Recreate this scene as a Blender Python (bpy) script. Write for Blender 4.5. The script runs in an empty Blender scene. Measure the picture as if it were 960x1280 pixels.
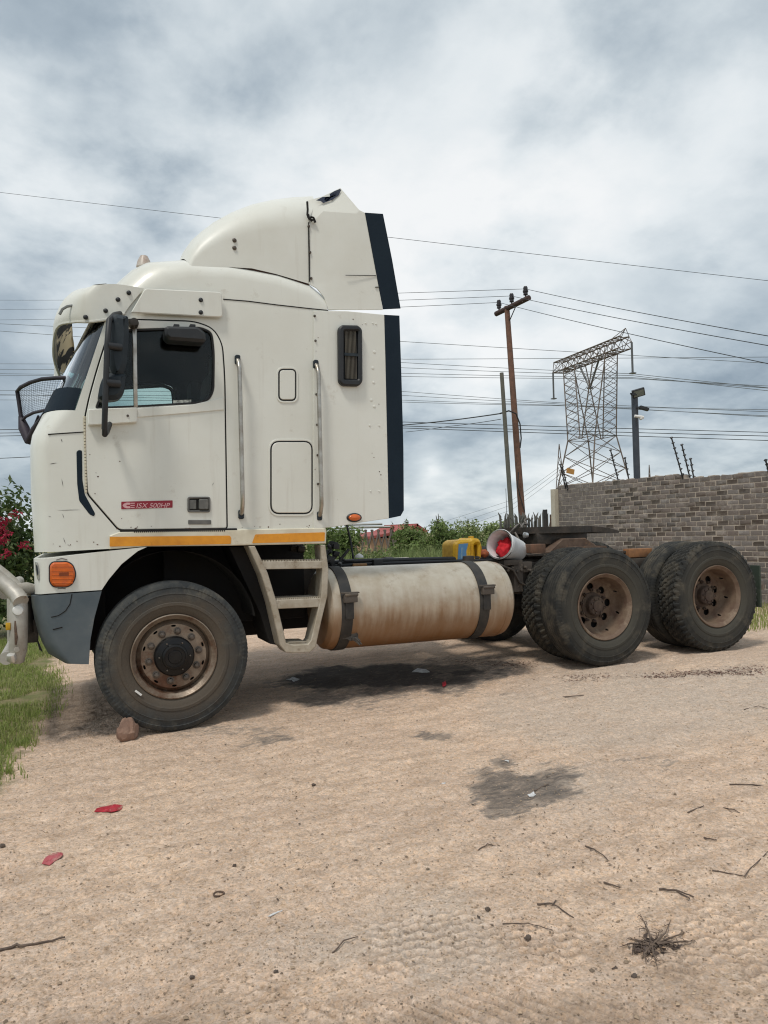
import bpy, bmesh, math, random
import numpy as np
from mathutils import Vector, Matrix
from mathutils.geometry import tessellate_polygon, delaunay_2d_cdt
random.seed(7); rng = np.random.default_rng(7)
SC = bpy.context.scene
COL = SC.collection
# ------------------------------------------------------------ camera
FPX = 961.0
PITCH = math.radians(1.6); ROLL = .023; YAW = math.radians(22.5)
CAM = Vector((-.727, -5.686, 1.39))
Rv = Vector((math.cos(YAW), -math.sin(YAW), 0)); Fv = Vector((math.sin(YAW), math.cos(YAW), 0)); Zv = Vector((0, 0, 1))
Fc = Fv*math.cos(PITCH) + Zv*math.sin(PITCH)
Up = -Fv*math.sin(PITCH) + Zv*math.cos(PITCH)
kk = 1/math.sqrt(1+ROLL*ROLL)
Rc = (Rv - Up*ROLL)*kk; Uc = (Up + Rv*ROLL)*kk
cd = bpy.data.cameras.new('camera'); cam = bpy.data.objects.new('camera', cd); COL.objects.link(cam)
M = Matrix((Rc, Uc, -Fc)).transposed().to_4x4(); M.translation = CAM
cam.matrix_world = M
cd.sensor_fit = 'VERTICAL'; cd.sensor_height = 36; cd.lens = FPX/1280*36
cd.clip_start = .05; cd.clip_end = 6000
SC.camera = cam
# ------------------------------------------------------------ light
SUN_EL, SUN_DIR = math.radians(63), Vector((-.38, -.27, .885)).normalized()
sl = bpy.data.lights.new('sun', 'SUN'); so = bpy.data.objects.new('sun', sl); COL.objects.link(so)
sl.energy = 1.5; sl.angle = math.radians(10); sl.color = (1, .95, .86)
so.rotation_euler = SUN_DIR.to_track_quat('Z', 'Y').to_euler()
SC.view_settings.view_transform = 'Standard'; SC.view_settings.look = 'None'; SC.view_settings.gamma = 1
SC.view_settings.use_curve_mapping = False; SC.view_settings.exposure = 0.42
SC.cycles.filter_width = 1.15; SC.cycles.max_bounces = 8; SC.cycles.transparent_max_bounces = 16

def nn(t, typ, **kw):
    n = t.nodes.new(typ)
    for k, v in kw.items():
        if k in n.inputs: n.inputs[k].default_value = v
        else: setattr(n, k, v)
    return n
def ramp(t, fac, stops, interp='LINEAR'):
    r = t.nodes.new('ShaderNodeValToRGB'); e = r.color_ramp.elements; r.color_ramp.interpolation = interp
    while len(e) < len(stops): e.new(.5)
    for q, (p, c) in zip(e, stops):
        q.position = p; q.color = (c, c, c, 1) if isinstance(c, (int, float)) else (*c, 1)
    t.links.new(fac, r.inputs[0]); return r.outputs[0]
def mth(t, op, a, b=None, clamp=False):
    n = t.nodes.new('ShaderNodeMath'); n.operation = op; n.use_clamp = clamp
    for i, v in enumerate((a, b)):
        if v is None: continue
        if isinstance(v, (int, float)): n.inputs[i].default_value = v
        else: t.links.new(v, n.inputs[i])
    return n.outputs[0]
def mixc(t, fac, a, b, mode='MIX'):
    n = t.nodes.new('ShaderNodeMix'); n.data_type = 'RGBA'; n.blend_type = mode
    for sock, v in ((n.inputs[0], fac), (n.inputs[6], a), (n.inputs[7], b)):
        if isinstance(v, (int, float)): sock.default_value = v
        elif isinstance(v, tuple): sock.default_value = (*v, 1)
        else: t.links.new(v, sock)
    return n.outputs[2]

# ------------------------------------------------------------ world: overcast over a Nishita sky
W = bpy.data.worlds.new('World'); SC.world = W; W.use_nodes = True
t = W.node_tree; t.nodes.clear(); L = t.links.new
sky = nn(t, 'ShaderNodeTexSky', sky_type='NISHITA'); sky.sun_disc = False
sky.sun_elevation = SUN_EL; sky.sun_rotation = math.atan2(SUN_DIR.x, SUN_DIR.y)
tc = nn(t, 'ShaderNodeTexCoord'); sp = nn(t, 'ShaderNodeSeparateXYZ'); L(tc.outputs['Generated'], sp.inputs[0])
zz = mth(t, 'MAXIMUM', sp.outputs[2], 0.0)
den = mth(t, 'ADD', zz, .34)
cx = mth(t, 'DIVIDE', sp.outputs[0], den); cy = mth(t, 'DIVIDE', sp.outputs[1], den)
cb = nn(t, 'ShaderNodeCombineXYZ'); L(cx, cb.inputs[0]); L(cy, cb.inputs[1]); cb.inputs[2].default_value = 3.1
n1 = nn(t, 'ShaderNodeTexNoise', Scale=1.25, Detail=11.0, Roughness=.54, Distortion=.15); L(cb.outputs[0], n1.inputs['Vector'])
n2 = nn(t, 'ShaderNodeTexNoise', Scale=3.1, Detail=10.0, Roughness=.55, Distortion=.1); L(cb.outputs[0], n2.inputs['Vector'])
# base brightness of the cloud deck by elevation
el = ramp(t, zz, [(0, .68), (.05, .54), (.10, .46), (.16, .68), (.30, .68), (.42, .67), (.60, .64), (1, .64)])
v = mth(t, 'ADD', el, mth(t, 'MULTIPLY', mth(t, 'SUBTRACT', n1.outputs[0], .5), 1.75))
v = mth(t, 'ADD', v, mth(t, 'MULTIPLY', mth(t, 'SUBTRACT', ramp(t, n2.outputs[0], [(.34, 0.), (.48, .42), (.55, .66), (.70, 1.)]), .5), .44))
def blob(px, py, rad, amp, v):
    u_, v_ = (px-480)/FPX, (640-py)/FPX
    d = (Fc + Rc*u_ + Uc*v_).normalized()
    dp = nn(t, 'ShaderNodeVectorMath', operation='DISTANCE'); L(tc.outputs['Generated'], dp.inputs[0]); dp.inputs[1].default_value = d
    q = mth(t, 'ADD', dp.outputs['Value'], mth(t, 'MULTIPLY', mth(t, 'SUBTRACT', n2.outputs[0], .5), rad*3.2))
    w = ramp(t, mth(t, 'DIVIDE', q, rad), [(0, 1.0), (1, 0.0)], 'EASE')
    return mth(t, 'ADD', v, mth(t, 'MULTIPLY', w, amp))
for b in ((60, 60, .22, -.16), (330, 60, .25, -.06), (800, 60, .25, -.04), (130, 250, .24, .06), (750, 268, .07, .16), (885, 322, .10, .15), (680, 170, .16, -.10), (250, 120, .12, -.08), (560, 60, .12, .08),
          (540, 588, .040, .42), (760, 430, .10, .18), (620, 590, .12, -.05), (880, 560, .14, -.1), (420, 180, .2, .05), (930, 130, .12, .06)):
    v = blob(*b, v)
cl = ramp(t, v, [(.14, (1.9, 2.4, 2.9)), (.40, (3.1, 3.65, 4.1)), (.62, (4.7, 5.2, 5.5)), (.80, (6.1, 6.45, 6.6)), (1, (7.1, 7.2, 7.2))])
c = mixc(t, .93, sky.outputs[0], cl)
bg = nn(t, 'ShaderNodeBackground', Strength=.1); L(c, bg.inputs[0])
wo = nn(t, 'ShaderNodeOutputWorld'); L(bg.outputs[0], wo.inputs[0])
W.cycles.sampling_method = 'AUTOMATIC'

# ------------------------------------------------------------ geometry helpers
def ray(x, y):
    return Fc + Rc*((x-480)/FPX) + Uc*((640-y)/FPX)
def pt(x, y, Y):
    d = ray(x, y); s = (Y-CAM.y)/d.y; return CAM + d*s
def P(x, y, Y):
    q = pt(x, y, Y); return (q.x, q.z)
def PL(pts, Y): return [P(x, y, Y) for x, y in pts]
def atd(x, y, dist):
    d = ray(x, y); s = dist/(d.dot(Fv)); return CAM + d*s
def gz(X, Y):
    X = np.asarray(X, float); b = np.where(X < -2.2, -.079, np.where(X < 3.8, .036*X, np.where(X < 5.3, .137+.022*(X-3.8), .17)))
    return b
def pg(x, y):                       # a pixel of the ground -> the ground point
    d = ray(x, y); z = 0.0
    for _ in range(12):
        s = (z-CAM.z)/d.z; q = CAM + d*s; z = float(gz(q.x, q.y))
    return Vector((q.x, q.y, z))

def origin(o):
    v = Vector((0, 0, 0))
    while o is not None: v = v + o.location; o = o.parent
    return v
def setp(o, label=None, cat=None, group=None, kind=None):
    if label: o['label'] = label
    if cat: o['category'] = cat
    if group: o['group'] = group
    if kind: o['kind'] = kind
    return o
def empty(name, loc, label=None, cat=None, group=None, parent=None):
    o = bpy.data.objects.new(name, None); COL.objects.link(o); o.empty_display_size = .2
    o.location = loc
    if parent is not None: o.parent = parent
    return setp(o, label, cat, group)

class MB:
    def __init__(s): s.v = []; s.f = []; s.m = []
    def add(s, vs, fs, mi=0):
        b = len(s.v); s.v += [tuple(p) for p in vs]; s.f += [tuple(b+i for i in q) for q in fs]; s.m += [mi]*len(fs); return s
    def box(s, c, size, rot=None, mi=0):
        hx, hy, hz = size[0]/2, size[1]/2, size[2]/2
        vs = [Vector((x, y, z)) for x in (-hx, hx) for y in (-hy, hy) for z in (-hz, hz)]
        if rot is not None: vs = [rot @ p for p in vs]
        c = Vector(c)
        return s.add([p+c for p in vs], [(0, 1, 3, 2), (4, 6, 7, 5), (0, 4, 5, 1), (2, 3, 7, 6), (0, 2, 6, 4), (1, 5, 7, 3)], mi)
    def tube(s, pts, r, n=8, caps=True, mi=0):
        pts = [Vector(p) for p in pts]; k = len(pts); rs = r if isinstance(r, (list, tuple)) else [r]*k
        tang = []
        for i in range(k):
            a = pts[max(i-1, 0)]; b = pts[min(i+1, k-1)]; tang.append((b-a).normalized())
        up = Vector((0, 0, 1)) if abs(tang[0].z) < .9 else Vector((1, 0, 0))
        vs = []; 
        nrm = (up - tang[0]*up.dot(tang[0])).normalized()
        for i in range(k):
            nrm = (nrm - tang[i]*nrm.dot(tang[i])).normalized(); bi = tang[i].cross(nrm)
            for j in range(n):
                a = 2*math.pi*j/n; vs.append(pts[i] + (nrm*math.cos(a)+bi*math.sin(a))*rs[i])
        fs = [(i*n+j, i*n+(j+1) % n, (i+1)*n+(j+1) % n, (i+1)*n+j) for i in range(k-1) for j in range(n)]
        if caps: fs += [tuple(range(n))[::-1], tuple((k-1)*n+j for j in range(n))]
        return s.add(vs, fs, mi)
    def bar(s, a, b, w, mi=0):        # a square bar
        return s.tube([a, b], w*.7071, 4, True, mi)
    def plate(s, poly, y0, y1, holes=(), bev=0.0, mi=0):     # polygon in XZ, extruded in Y (near y0 .. far y1)
        loops = [list(poly)] + [list(h) for h in holes]
        def area(p): return sum(p[i][0]*p[(i+1) % len(p)][1]-p[(i+1) % len(p)][0]*p[i][1] for i in range(len(p)))
        loops = [(p if (area(p) > 0) == (i == 0) else p[::-1]) for i, p in enumerate(loops)]
        def inset(p, b):
            out = []; n = len(p)
            for i in range(n):
                a, c, d = Vector(p[i-1]), Vector(p[i]), Vector(p[(i+1) % n])
                e1 = (c-a).normalized(); e2 = (d-c).normalized()
                n1 = Vector((-e1.y, e1.x)); n2 = Vector((-e2.y, e2.x)); m = n1+n2
                if m.length < 1e-6: m = n1
                m.normalize(); k = b/max(.35, m.dot(n1)); out.append((c.x+m.x*k, c.y+m.y*k))
            return out
        front = [inset(p, bev) for p in loops] if bev else loops
        tri = tessellate_polygon([[Vector((x, z, 0)) for x, z in p] for p in front])
        fl = [q for p in front for q in p]; bl = [q for p in loops for q in p]; N = len(fl)
        vs = [(x, y0, z) for x, z in fl]; fs = []
        for a, b, c in tri:
            A, B, Cc = fl[a], fl[b], fl[c]
            ccw = (B[0]-A[0])*(Cc[1]-A[1])-(Cc[0]-A[0])*(B[1]-A[1]) > 0
            fs.append((a, b, c) if ccw else (a, c, b))
        nf = len(fs)
        rings = [0]
        if bev: vs += [(x, y0+bev, z) for x, z in bl]; rings.append(N)
        vs += [(x, y1, z) for x, z in bl]; last = len(vs)-N; rings.append(last)
        fs += [(last+q[0], last+q[2], last+q[1]) for q in fs[:nf]]
        off = 0
        for p in loops:
            n = len(p)
            for r0, r1 in zip(rings[:-1], rings[1:]):
                for i in range(n):
                    j = (i+1) % n; fs.append((r0+off+i, r1+off+i, r1+off+j, r0+off+j))
            off += n
        return s.add(vs, fs, mi)
    def lathe(s, prof, c, n=48, closed=False, mi=0, axis='Y'):   # profile (r, a) round an axis through c
        k = len(prof); vs = []
        for i in range(n):
            a = 2*math.pi*i/n
            for r, h in prof:
                p = (r*math.cos(a), h, r*math.sin(a)) if axis == 'Y' else ((h, r*math.cos(a), r*math.sin(a)) if axis == 'X' else (r*math.cos(a), r*math.sin(a), h))
                vs.append((c[0]+p[0], c[1]+p[1], c[2]+p[2]))
        fs = []
        for i in range(n):
            j = (i+1) % n
            for q in range(k if closed else k-1):
                q2 = (q+1) % k; fs.append((i*k+q, i*k+q2, j*k+q2, j*k+q))
        return s.add(vs, fs, mi)
    def build(s, name, mat, parent=None, smooth=0, bevel=0, label=None, cat=None, group=None, kind=None, loc=None, fix=True, local=False):
        me = bpy.data.meshes.new(name)
        if parent is not None: o3 = Vector((0, 0, 0)) if local else origin(parent)
        elif loc is not None: o3 = Vector(loc)
        else:
            a = np.array(s.v); o3 = Vector(((a[:, 0].min()+a[:, 0].max())/2, (a[:, 1].min()+a[:, 1].max())/2, a[:, 2].min()))
        me.from_pydata([(p[0]-o3.x, p[1]-o3.y, p[2]-o3.z) for p in s.v], [], s.f)
        mats = mat if isinstance(mat, (list, tuple)) else [mat]
        for m_ in mats: me.materials.append(m_)
        if len(mats) > 1: me.polygons.foreach_set('material_index', s.m)
        if fix or bevel:
            bm = bmesh.new(); bm.from_mesh(me)
            bmesh.ops.remove_doubles(bm, verts=bm.verts, dist=1e-5)
            bmesh.ops.delete(bm, geom=[v for v in bm.verts if not v.link_faces], context='VERTS')
            if fix: bmesh.ops.recalc_face_normals(bm, faces=bm.faces)
            if bevel:
                es = [e for e in bm.edges if len(e.link_faces) == 2 and e.calc_face_angle(0) > .6]
                if es: bmesh.ops.bevel(bm, geom=es, offset=bevel, segments=2, affect='EDGES', profile=.6, clamp_overlap=True)
            bm.to_mesh(me); bm.free()
        if smooth or bevel:
            me.polygons.foreach_set('use_smooth', [True]*len(me.polygons))
            try: me.set_sharp_from_angle(angle=smooth or .7)
            except Exception: pass
        o = bpy.data.objects.new(name, me); COL.objects.link(o)
        if parent is not None: o.parent = parent
        else: o.location = o3
        return setp(o, label, cat, group, kind)
def copy_tree(o, parent=None):
    c = o.copy(); COL.objects.link(c); c.parent = parent
    for ch in list(o.children): copy_tree(ch, c)
    return c
def rpoly(pts, r, n=5):               # fillet the corners of a polygon
    out = []; N = len(pts); rs = r if isinstance(r, (list, tuple)) else [r]*N
    for i in range(N):
        a, b, c = Vector(pts[i-1]), Vector(pts[i]), Vector(pts[(i+1) % N])
        u, w = (a-b), (c-b); k = min(rs[i], u.length*.45, w.length*.45)
        if k < 1e-4: out.append(tuple(b)); continue
        p, q = b+u.normalized()*k, b+w.normalized()*k
        for j in range(n+1):
            s_ = j/n; out.append(tuple((p*(1-s_)**2 + b*2*s_*(1-s_) + q*s_*s_)))
    return out
def rrect(x0, y0, x1, y1, Y, r):      # rounded rectangle from photo corners on plane Y
    return rpoly(PL([(x0, y0), (x1, y0), (x1, y1), (x0, y1)], Y), r)

# ------------------------------------------------------------ materials
MATS = {}
def pmat(name, c1, c2=None, rough=.6, metal=0, scale=4, detail=6, lo=.4, hi=.65, bump=0, bscale=60, c3=None, s3=18, lo3=.58, hi3=.7, coat=0, island=0, spec=.5, rvar=.12, coords='Object'):
    m = bpy.data.materials.new(name); m.use_nodes = True; t = m.node_tree; b = t.nodes['Principled BSDF']; L = t.links.new
    tc = nn(t, 'ShaderNodeTexCoord'); src = tc.outputs[coords]
    n1 = nn(t, 'ShaderNodeTexNoise', Scale=scale, Detail=detail, Roughness=.62); L(src, n1.inputs['Vector'])
    f1 = ramp(t, n1.outputs[0], [(lo, 0.0), (hi, 1.0)])
    col = mixc(t, f1, c1, c2 or tuple(x*.8 for x in c1))
    if c3:
        n3 = nn(t, 'ShaderNodeTexNoise', Scale=s3, Detail=8.0, Roughness=.7); L(src, n3.inputs['Vector'])
        col = mixc(t, ramp(t, n3.outputs[0], [(lo3, 0.0), (hi3, 1.0)]), col, c3)
    if island:
        g = nn(t, 'ShaderNodeNewGeometry'); hs = nn(t, 'ShaderNodeHueSaturation'); L(col, hs.inputs['Color'])
        L(mth(t, 'ADD', mth(t, 'MULTIPLY', g.outputs['Random Per Island'], island), 1-island/2), hs.inputs['Value']); col = hs.outputs[0]
    L(col, b.inputs['Base Color'])
    b.inputs['Metallic'].default_value = metal
    L(mth(t, 'ADD', mth(t, 'MULTIPLY', mth(t, 'SUBTRACT', f1, .5), rvar), rough, True), b.inputs['Roughness'])
    b.inputs['Specular IOR Level'].default_value = spec
    if coat: b.inputs['Coat Weight'].default_value = coat; b.inputs['Coat Roughness'].default_value = .15
    if bump:
        nb = nn(t, 'ShaderNodeTexNoise', Scale=bscale, Detail=4.0); L(src, nb.inputs['Vector'])
        bp = nn(t, 'ShaderNodeBump', Strength=bump, Distance=.01); L(nb.outputs[0], bp.inputs['Height']); L(bp.outputs[0], b.inputs['Normal'])
    MATS[name] = m; return m
PAINT = pmat('cream_paint', (.70, .705, .655), (.635, .63, .57), .36, 0, 1.3, 7, .35, .7, .05, 2.2, (.47, .43, .36), 7, .62, .84, coat=.35)
PAINT2 = pmat('cream_plastic', (.69, .695, .65), (.625, .62, .565), .45, 0, 2, 7, .35, .7, .03, 4, (.45, .42, .36), 9, .66, .85)
def streaks(m, col, amt, sc=(16, 16, .9), lo=.56):
    t = m.node_tree; b = t.nodes['Principled BSDF']; L = t.links.new; old = b.inputs['Base Color'].links[0].from_socket
    g = nn(t, 'ShaderNodeNewGeometry'); mp = nn(t, 'ShaderNodeMapping'); mp.inputs['Scale'].default_value = sc; L(g.outputs['Position'], mp.inputs[0])
    nz = nn(t, 'ShaderNodeTexNoise', Scale=1.0, Detail=7.0, Roughness=.6); L(mp.outputs[0], nz.inputs['Vector']); n2 = nn(t, 'ShaderNodeTexNoise', Scale=1.6, Detail=4.0); L(g.outputs['Position'], n2.inputs['Vector'])
    f = mth(t, 'MULTIPLY', ramp(t, nz.outputs[0], [(lo, 0.), (lo+.22, amt)]), ramp(t, n2.outputs[0], [(.35, .1), (.65, 1.)])); L(mixc(t, f, old, col), b.inputs['Base Color'])
    n3 = nn(t, 'ShaderNodeTexNoise', Scale=38.0, Detail=6.0, Roughness=.75); L(g.outputs['Position'], n3.inputs['Vector']); cur = b.inputs['Base Color'].links[0].from_socket
    L(mixc(t, mth(t, 'MULTIPLY', ramp(t, n3.outputs[0], [(.66, 0.), (.72, amt*1.3)]), ramp(t, n2.outputs[0], [(.45, 0.), (.6, 1.)])), cur, (.22, .17, .12)), b.inputs['Base Color'])
streaks(PAINT, (.36, .31, .24), .42); streaks(PAINT2, (.36, .31, .24), .36)
SILL = pmat('sill_paint', (.66, .62, .50), (.5, .44, .33), .5, 0, 5, 7, .4, .7, .03, 20, (.3, .24, .17), 9, .62, .75)
NAVY = pmat('rubber_navy', (.0045, .013, .024), (.009, .019, .031), .7, 0, 6, 6, .4, .7, .1, 40, spec=.22)
BLACK = pmat('black_plastic', (.010, .012, .015), (.02, .022, .026), .55, 0, 8, 5, .4, .7, .05, 60)
MIRR = pmat('mirror_plastic', (.010, .018, .026), (.026, .036, .044), .6, 0, 9, 7, .4, .7, .08, 60, (.08, .085, .085), 14, .64, .8, spec=.35)
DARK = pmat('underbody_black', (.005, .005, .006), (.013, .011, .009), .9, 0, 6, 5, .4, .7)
LINING = pmat('cab_lining', (.010, .013, .017), (.018, .020, .022), .8, 0, 4, spec=.2)
RUBBERSEAL = pmat('seal', (.008, .008, .01), None, .7)
STEEL = pmat('brushed_steel', (.48, .46, .42), (.30, .27, .23), .34, .9, 10, 7, .4, .65, .03, 80, (.22, .13, .07), 16, .62, .75)
GREYBUMP = pmat('grey_bumper', (.062, .084, .102), (.105, .125, .138), .5, 0, 4, 7, .35, .7, .04, 50, (.17, .165, .15), 8, .60, .8)
AMBER = pmat('amber_lens', (.62, .12, .006), (.50, .085, .004), .22, 0, 20, coat=.6)
ORANGE = pmat('reflective_orange', (.72, .30, .018), (.60, .23, .014), .42, 0, 14, 6, .4, .7, .02, 90, (.45, .17, .02), 22, .6, .75)
CHROME = pmat('lamp_glass', (.55, .56, .56), (.4, .41, .42), .12, .6, 10)
ALU = pmat('bullbar_alloy', (.45, .43, .39), (.33, .30, .26), .55, .25, 8, 7, .4, .65, .05, 50, (.20, .10, .04), 9, .60, .72)
STEPM = pmat('step_alloy', (.44, .40, .33), (.33, .28, .21), .55, .25, 9, 7, .4, .65, .08, 60, (.16, .11, .07), 12, .58, .74)
RUST = pmat('rusty_steel', (.13, .085, .06), (.07, .045, .034), .85, .1, 9, 7, .4, .65, .2, 50, (.22, .12, .06), 15, .56, .7)
CHAS = pmat('chassis_dusty', (.085, .07, .058), (.045, .037, .032), .85, 0, 6, 7, .4, .65, .15, 50, (.19, .15, .11), 12, .55, .7)
GREASE = pmat('greasy_steel', (.032, .028, .024), (.085, .066, .052), .6, .3, 8, 7, .45, .7, .15, 50, (.13, .09, .06), 14, .6, .74)
STRAP = pmat('strap_rubber', (.018, .018, .018), (.05, .043, .036), .7, 0, 12, 7, .4, .7, .1, 60)
TYRE = pmat('tyre_rubber', (.018, .019, .019), (.046, .044, .038), .85, 0, 9, 9, .40, .66, .25, 70, (.11, .095, .072), 5, .52, .74, rvar=.05, spec=.3)
def sidewall_dust(m, r0, r1, dust):
    t = m.node_tree; b = t.nodes['Principled BSDF']; L = t.links.new; old = b.inputs['Base Color'].links[0].from_socket
    tc = nn(t, 'ShaderNodeTexCoord'); mp = nn(t, 'ShaderNodeMapping'); mp.inputs['Scale'].default_value = (1, 0, 1); L(tc.outputs['Object'], mp.inputs[0])
    ln = nn(t, 'ShaderNodeVectorMath', operation='LENGTH'); L(mp.outputs[0], ln.inputs[0]); nz = nn(t, 'ShaderNodeTexNoise', Scale=4.5, Detail=8.0, Roughness=.65); L(tc.outputs['Object'], nz.inputs['Vector'])
    q = mth(t, 'ADD', ln.outputs['Value'], mth(t, 'MULTIPLY', mth(t, 'SUBTRACT', nz.outputs[0], .5), .30))
    f = ramp(t, q, [(r0, .9), (r0*.5+r1*.5, .45), (r1, .0)]); L(mixc(t, f, old, dust), b.inputs['Base Color'])
TYREF = pmat('tyre_rubber_muddy', (.018, .022, .025), (.050, .052, .050), .85, 0, 9, 9, .40, .66, .25, 70, (.11, .10, .08), 6, .50, .72, rvar=.05)
sidewall_dust(TYREF, .36, .48, (.080, .063, .046)); sidewall_dust(TYRE, .33, .47, (.062, .058, .047))
RIMF = pmat('front_rim', (.25, .20, .155), (.17, .125, .09), .45, .35, 9, 7, .4, .65, .12, 60, (.11, .05, .028), 5, .50, .66)
HUBF = pmat('front_hub', (.005, .005, .006), (.012, .011, .010), .38, 0, 14, 6, .4, .7, .1, 60, spec=.3)
RIMR = pmat('rear_rim', (.165, .115, .078), (.105, .062, .043), .75, 0, 8, 7, .4, .65, .1, 60, (.25, .19, .135), 6, .55, .7)
HUBR = pmat('rear_hub', (.065, .043, .034), (.11, .08, .058), .85, 0, 12, 7, .4, .65, .2, 60)
NUT = pmat('nut_steel', (.12, .10, .085), (.07, .055, .045), .5, .4, 20)
RED = pmat('badge_red', (.30, .012, .03), None, .4)
PINK = pmat('badge_pink', (.72, .42, .44), None, .45)
WHITE = pmat('white_print', (.75, .75, .73), None, .5)
YELLOW = pmat('yellow_plastic', (.62, .37, .012), (.45, .24, .01), .5, 0, 12, 7, .4, .65, .08, 30, (.2, .11, .03), 20, .6, .74)
BLUE = pmat('blue_label', (.06, .20, .42), (.12, .24, .36), .5, 0, 20)
BUCKET = pmat('bucket_plastic', (.74, .75, .76), (.60, .60, .60), .42, 0, 12, 7, .4, .7, .02, 30, (.42, .37, .33), 18, .62, .76)
REDRAG = pmat('red_cloth', (.60, .010, .025), (.42, .006, .014), .8, 0, 25, 6, .4, .7, .3, 60)
CAMO = pmat('visor_lining', (.60, .50, .34), (.015, .015, .018), .8, 0, 3.0, 4, .50, .53)
SCREENW = pmat('wire_black', (.015, .012, .02), (.03, .02, .035), .6)
SEAT = pmat('seat_cloth', (.02, .02, .022), (.035, .033, .03), .9, 0, 20)
SCUFF = pmat('scuff', (.12, .115, .11), (.2, .19, .18), .7, 0, 30)

def glass(name, tint, refl=.5, rough=.02):
    m = bpy.data.materials.new(name); m.use_nodes = True; t = m.node_tree; t.nodes.clear(); L = t.links.new
    tr = nn(t, 'ShaderNodeBsdfTransparent', Color=(*tint, 1)); gl = nn(t, 'ShaderNodeBsdfGlossy', Color=(.9, .95, 1, 1), Roughness=rough)
    fr = nn(t, 'ShaderNodeFresnel', IOR=1.45); mx = nn(t, 'ShaderNodeMixShader'); L(mth(t, 'MULTIPLY', fr.outputs[0], refl*2, True), mx.inputs[0])
    df = nn(t, 'ShaderNodeBsdfDiffuse', Color=(.35, .33, .3, 1)); tc = nn(t, 'ShaderNodeTexCoord')
    nz = nn(t, 'ShaderNodeTexNoise', Scale=5.0, Detail=8.0); L(tc.outputs['Object'], nz.inputs['Vector'])
    m2 = nn(t, 'ShaderNodeMixShader'); L(ramp(t, nz.outputs[0], [(.45, .0), (.85, .03)]), m2.inputs[0])
    L(tr.outputs[0], mx.inputs[1]); L(gl.outputs[0], mx.inputs[2]); L(mx.outputs[0], m2.inputs[1]); L(df.outputs[0], m2.inputs[2])
    o = nn(t, 'ShaderNodeOutputMaterial'); L(m2.outputs[0], o.inputs[0]); return m
GLASS = glass('window_glass', (.80, .87, .86), .20)
WGLASS = glass('windscreen_glass', (.58, .80, .77), 1.6)
PANE = glass('vent_pane', (.35, .33, .3), .7)

# fuel tank: alloy with brown splash dirt that thickens along its lower half
def tank_mat():
    m = pmat('tank_alloy', (.55, .505, .42), (.41, .35, .265), .36, .45, 5, 8, .38, .68, .06, 25, (.30, .23, .16), 6, .56, .76)
    t = m.node_tree; b = t.nodes['Principled BSDF']; L = t.links.new
    old = b.inputs['Base Color'].links[0].from_socket
    g = nn(t, 'ShaderNodeNewGeometry'); sp = nn(t, 'ShaderNodeSeparateXYZ'); L(g.outputs['Position'], sp.inputs[0])
    mp = nn(t, 'ShaderNodeMapping'); mp.inputs['Scale'].default_value = (9, 2, 1.2); L(g.outputs['Position'], mp.inputs[0])
    nz = nn(t, 'ShaderNodeTexNoise', Scale=2.0, Detail=8.0); L(mp.outputs[0], nz.inputs['Vector'])
    q = mth(t, 'ADD', sp.outputs[2], mth(t, 'MULTIPLY', mth(t, 'SUBTRACT', nz.outputs[0], .5), .40))
    f = ramp(t, q, [(.49, 1.0), (.64, .84), (.80, .34), (1.02, .05)])
    col = mixc(t, f, old, (.21, .105, .042)); L(col, b.inputs['Base Color'])
    L(mth(t, 'MULTIPLY', mth(t, 'SUBTRACT', 1.0, f), .35), b.inputs['Metallic'])
    return m
TANK = tank_mat()
# ============================================================ THE TRUCK
TY = .06                                  # near side plane of the cab
FAR = 2.44                                # far side plane
TRUCK = empty('semi_truck', (2.0, 1.25, .08), 'cream cab-over tractor truck with torn roof fairing and muddy tyres, parked on dirt', 'truck')
def loft(mb, S, C, d, Y0, Y1, n=7, skip=(), capnear=True, hole=None, mi=0, only=None):
    k = len(S); rings = []
    for q in range(n+1):
        a = q/n*math.pi/2; s_ = math.sin(a); c_ = 1-math.cos(a)
        rings.append([(S[i][0]+(C[i][0]-S[i][0])*s_, Y0+d[i]*c_, S[i][1]+(C[i][1]-S[i][1])*s_) for i in range(k)])
    rings += [[(x, Y0+Y1-y, z) for x, y, z in r] for r in rings[::-1]]
    vs = [p for r in rings for p in r]; fs = []
    for r in range(len(rings)-1):
        for i in range(k):
            if i in skip or (only is not None and i not in only): continue
            j = (i+1) % k; fs.append((r*k+i, r*k+j, (r+1)*k+j, (r+1)*k+i))
    mb.add(vs, fs, mi)
    if capnear:
        for Y in (Y0, Y1):
            loops = [S] + ([hole] if hole else [])
            fl = [q for p in loops for q in p]
            tri = tessellate_polygon([[Vector((x, z, 0)) for x, z in p] for p in loops])
            mb.add([(x, Y, z) for x, z in fl], [tuple(q) for q in tri], mi)
def Cp(pts, d, Y): return [P(x, y, Y+dd) for (x, y), dd in zip(pts, d)]

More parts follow.
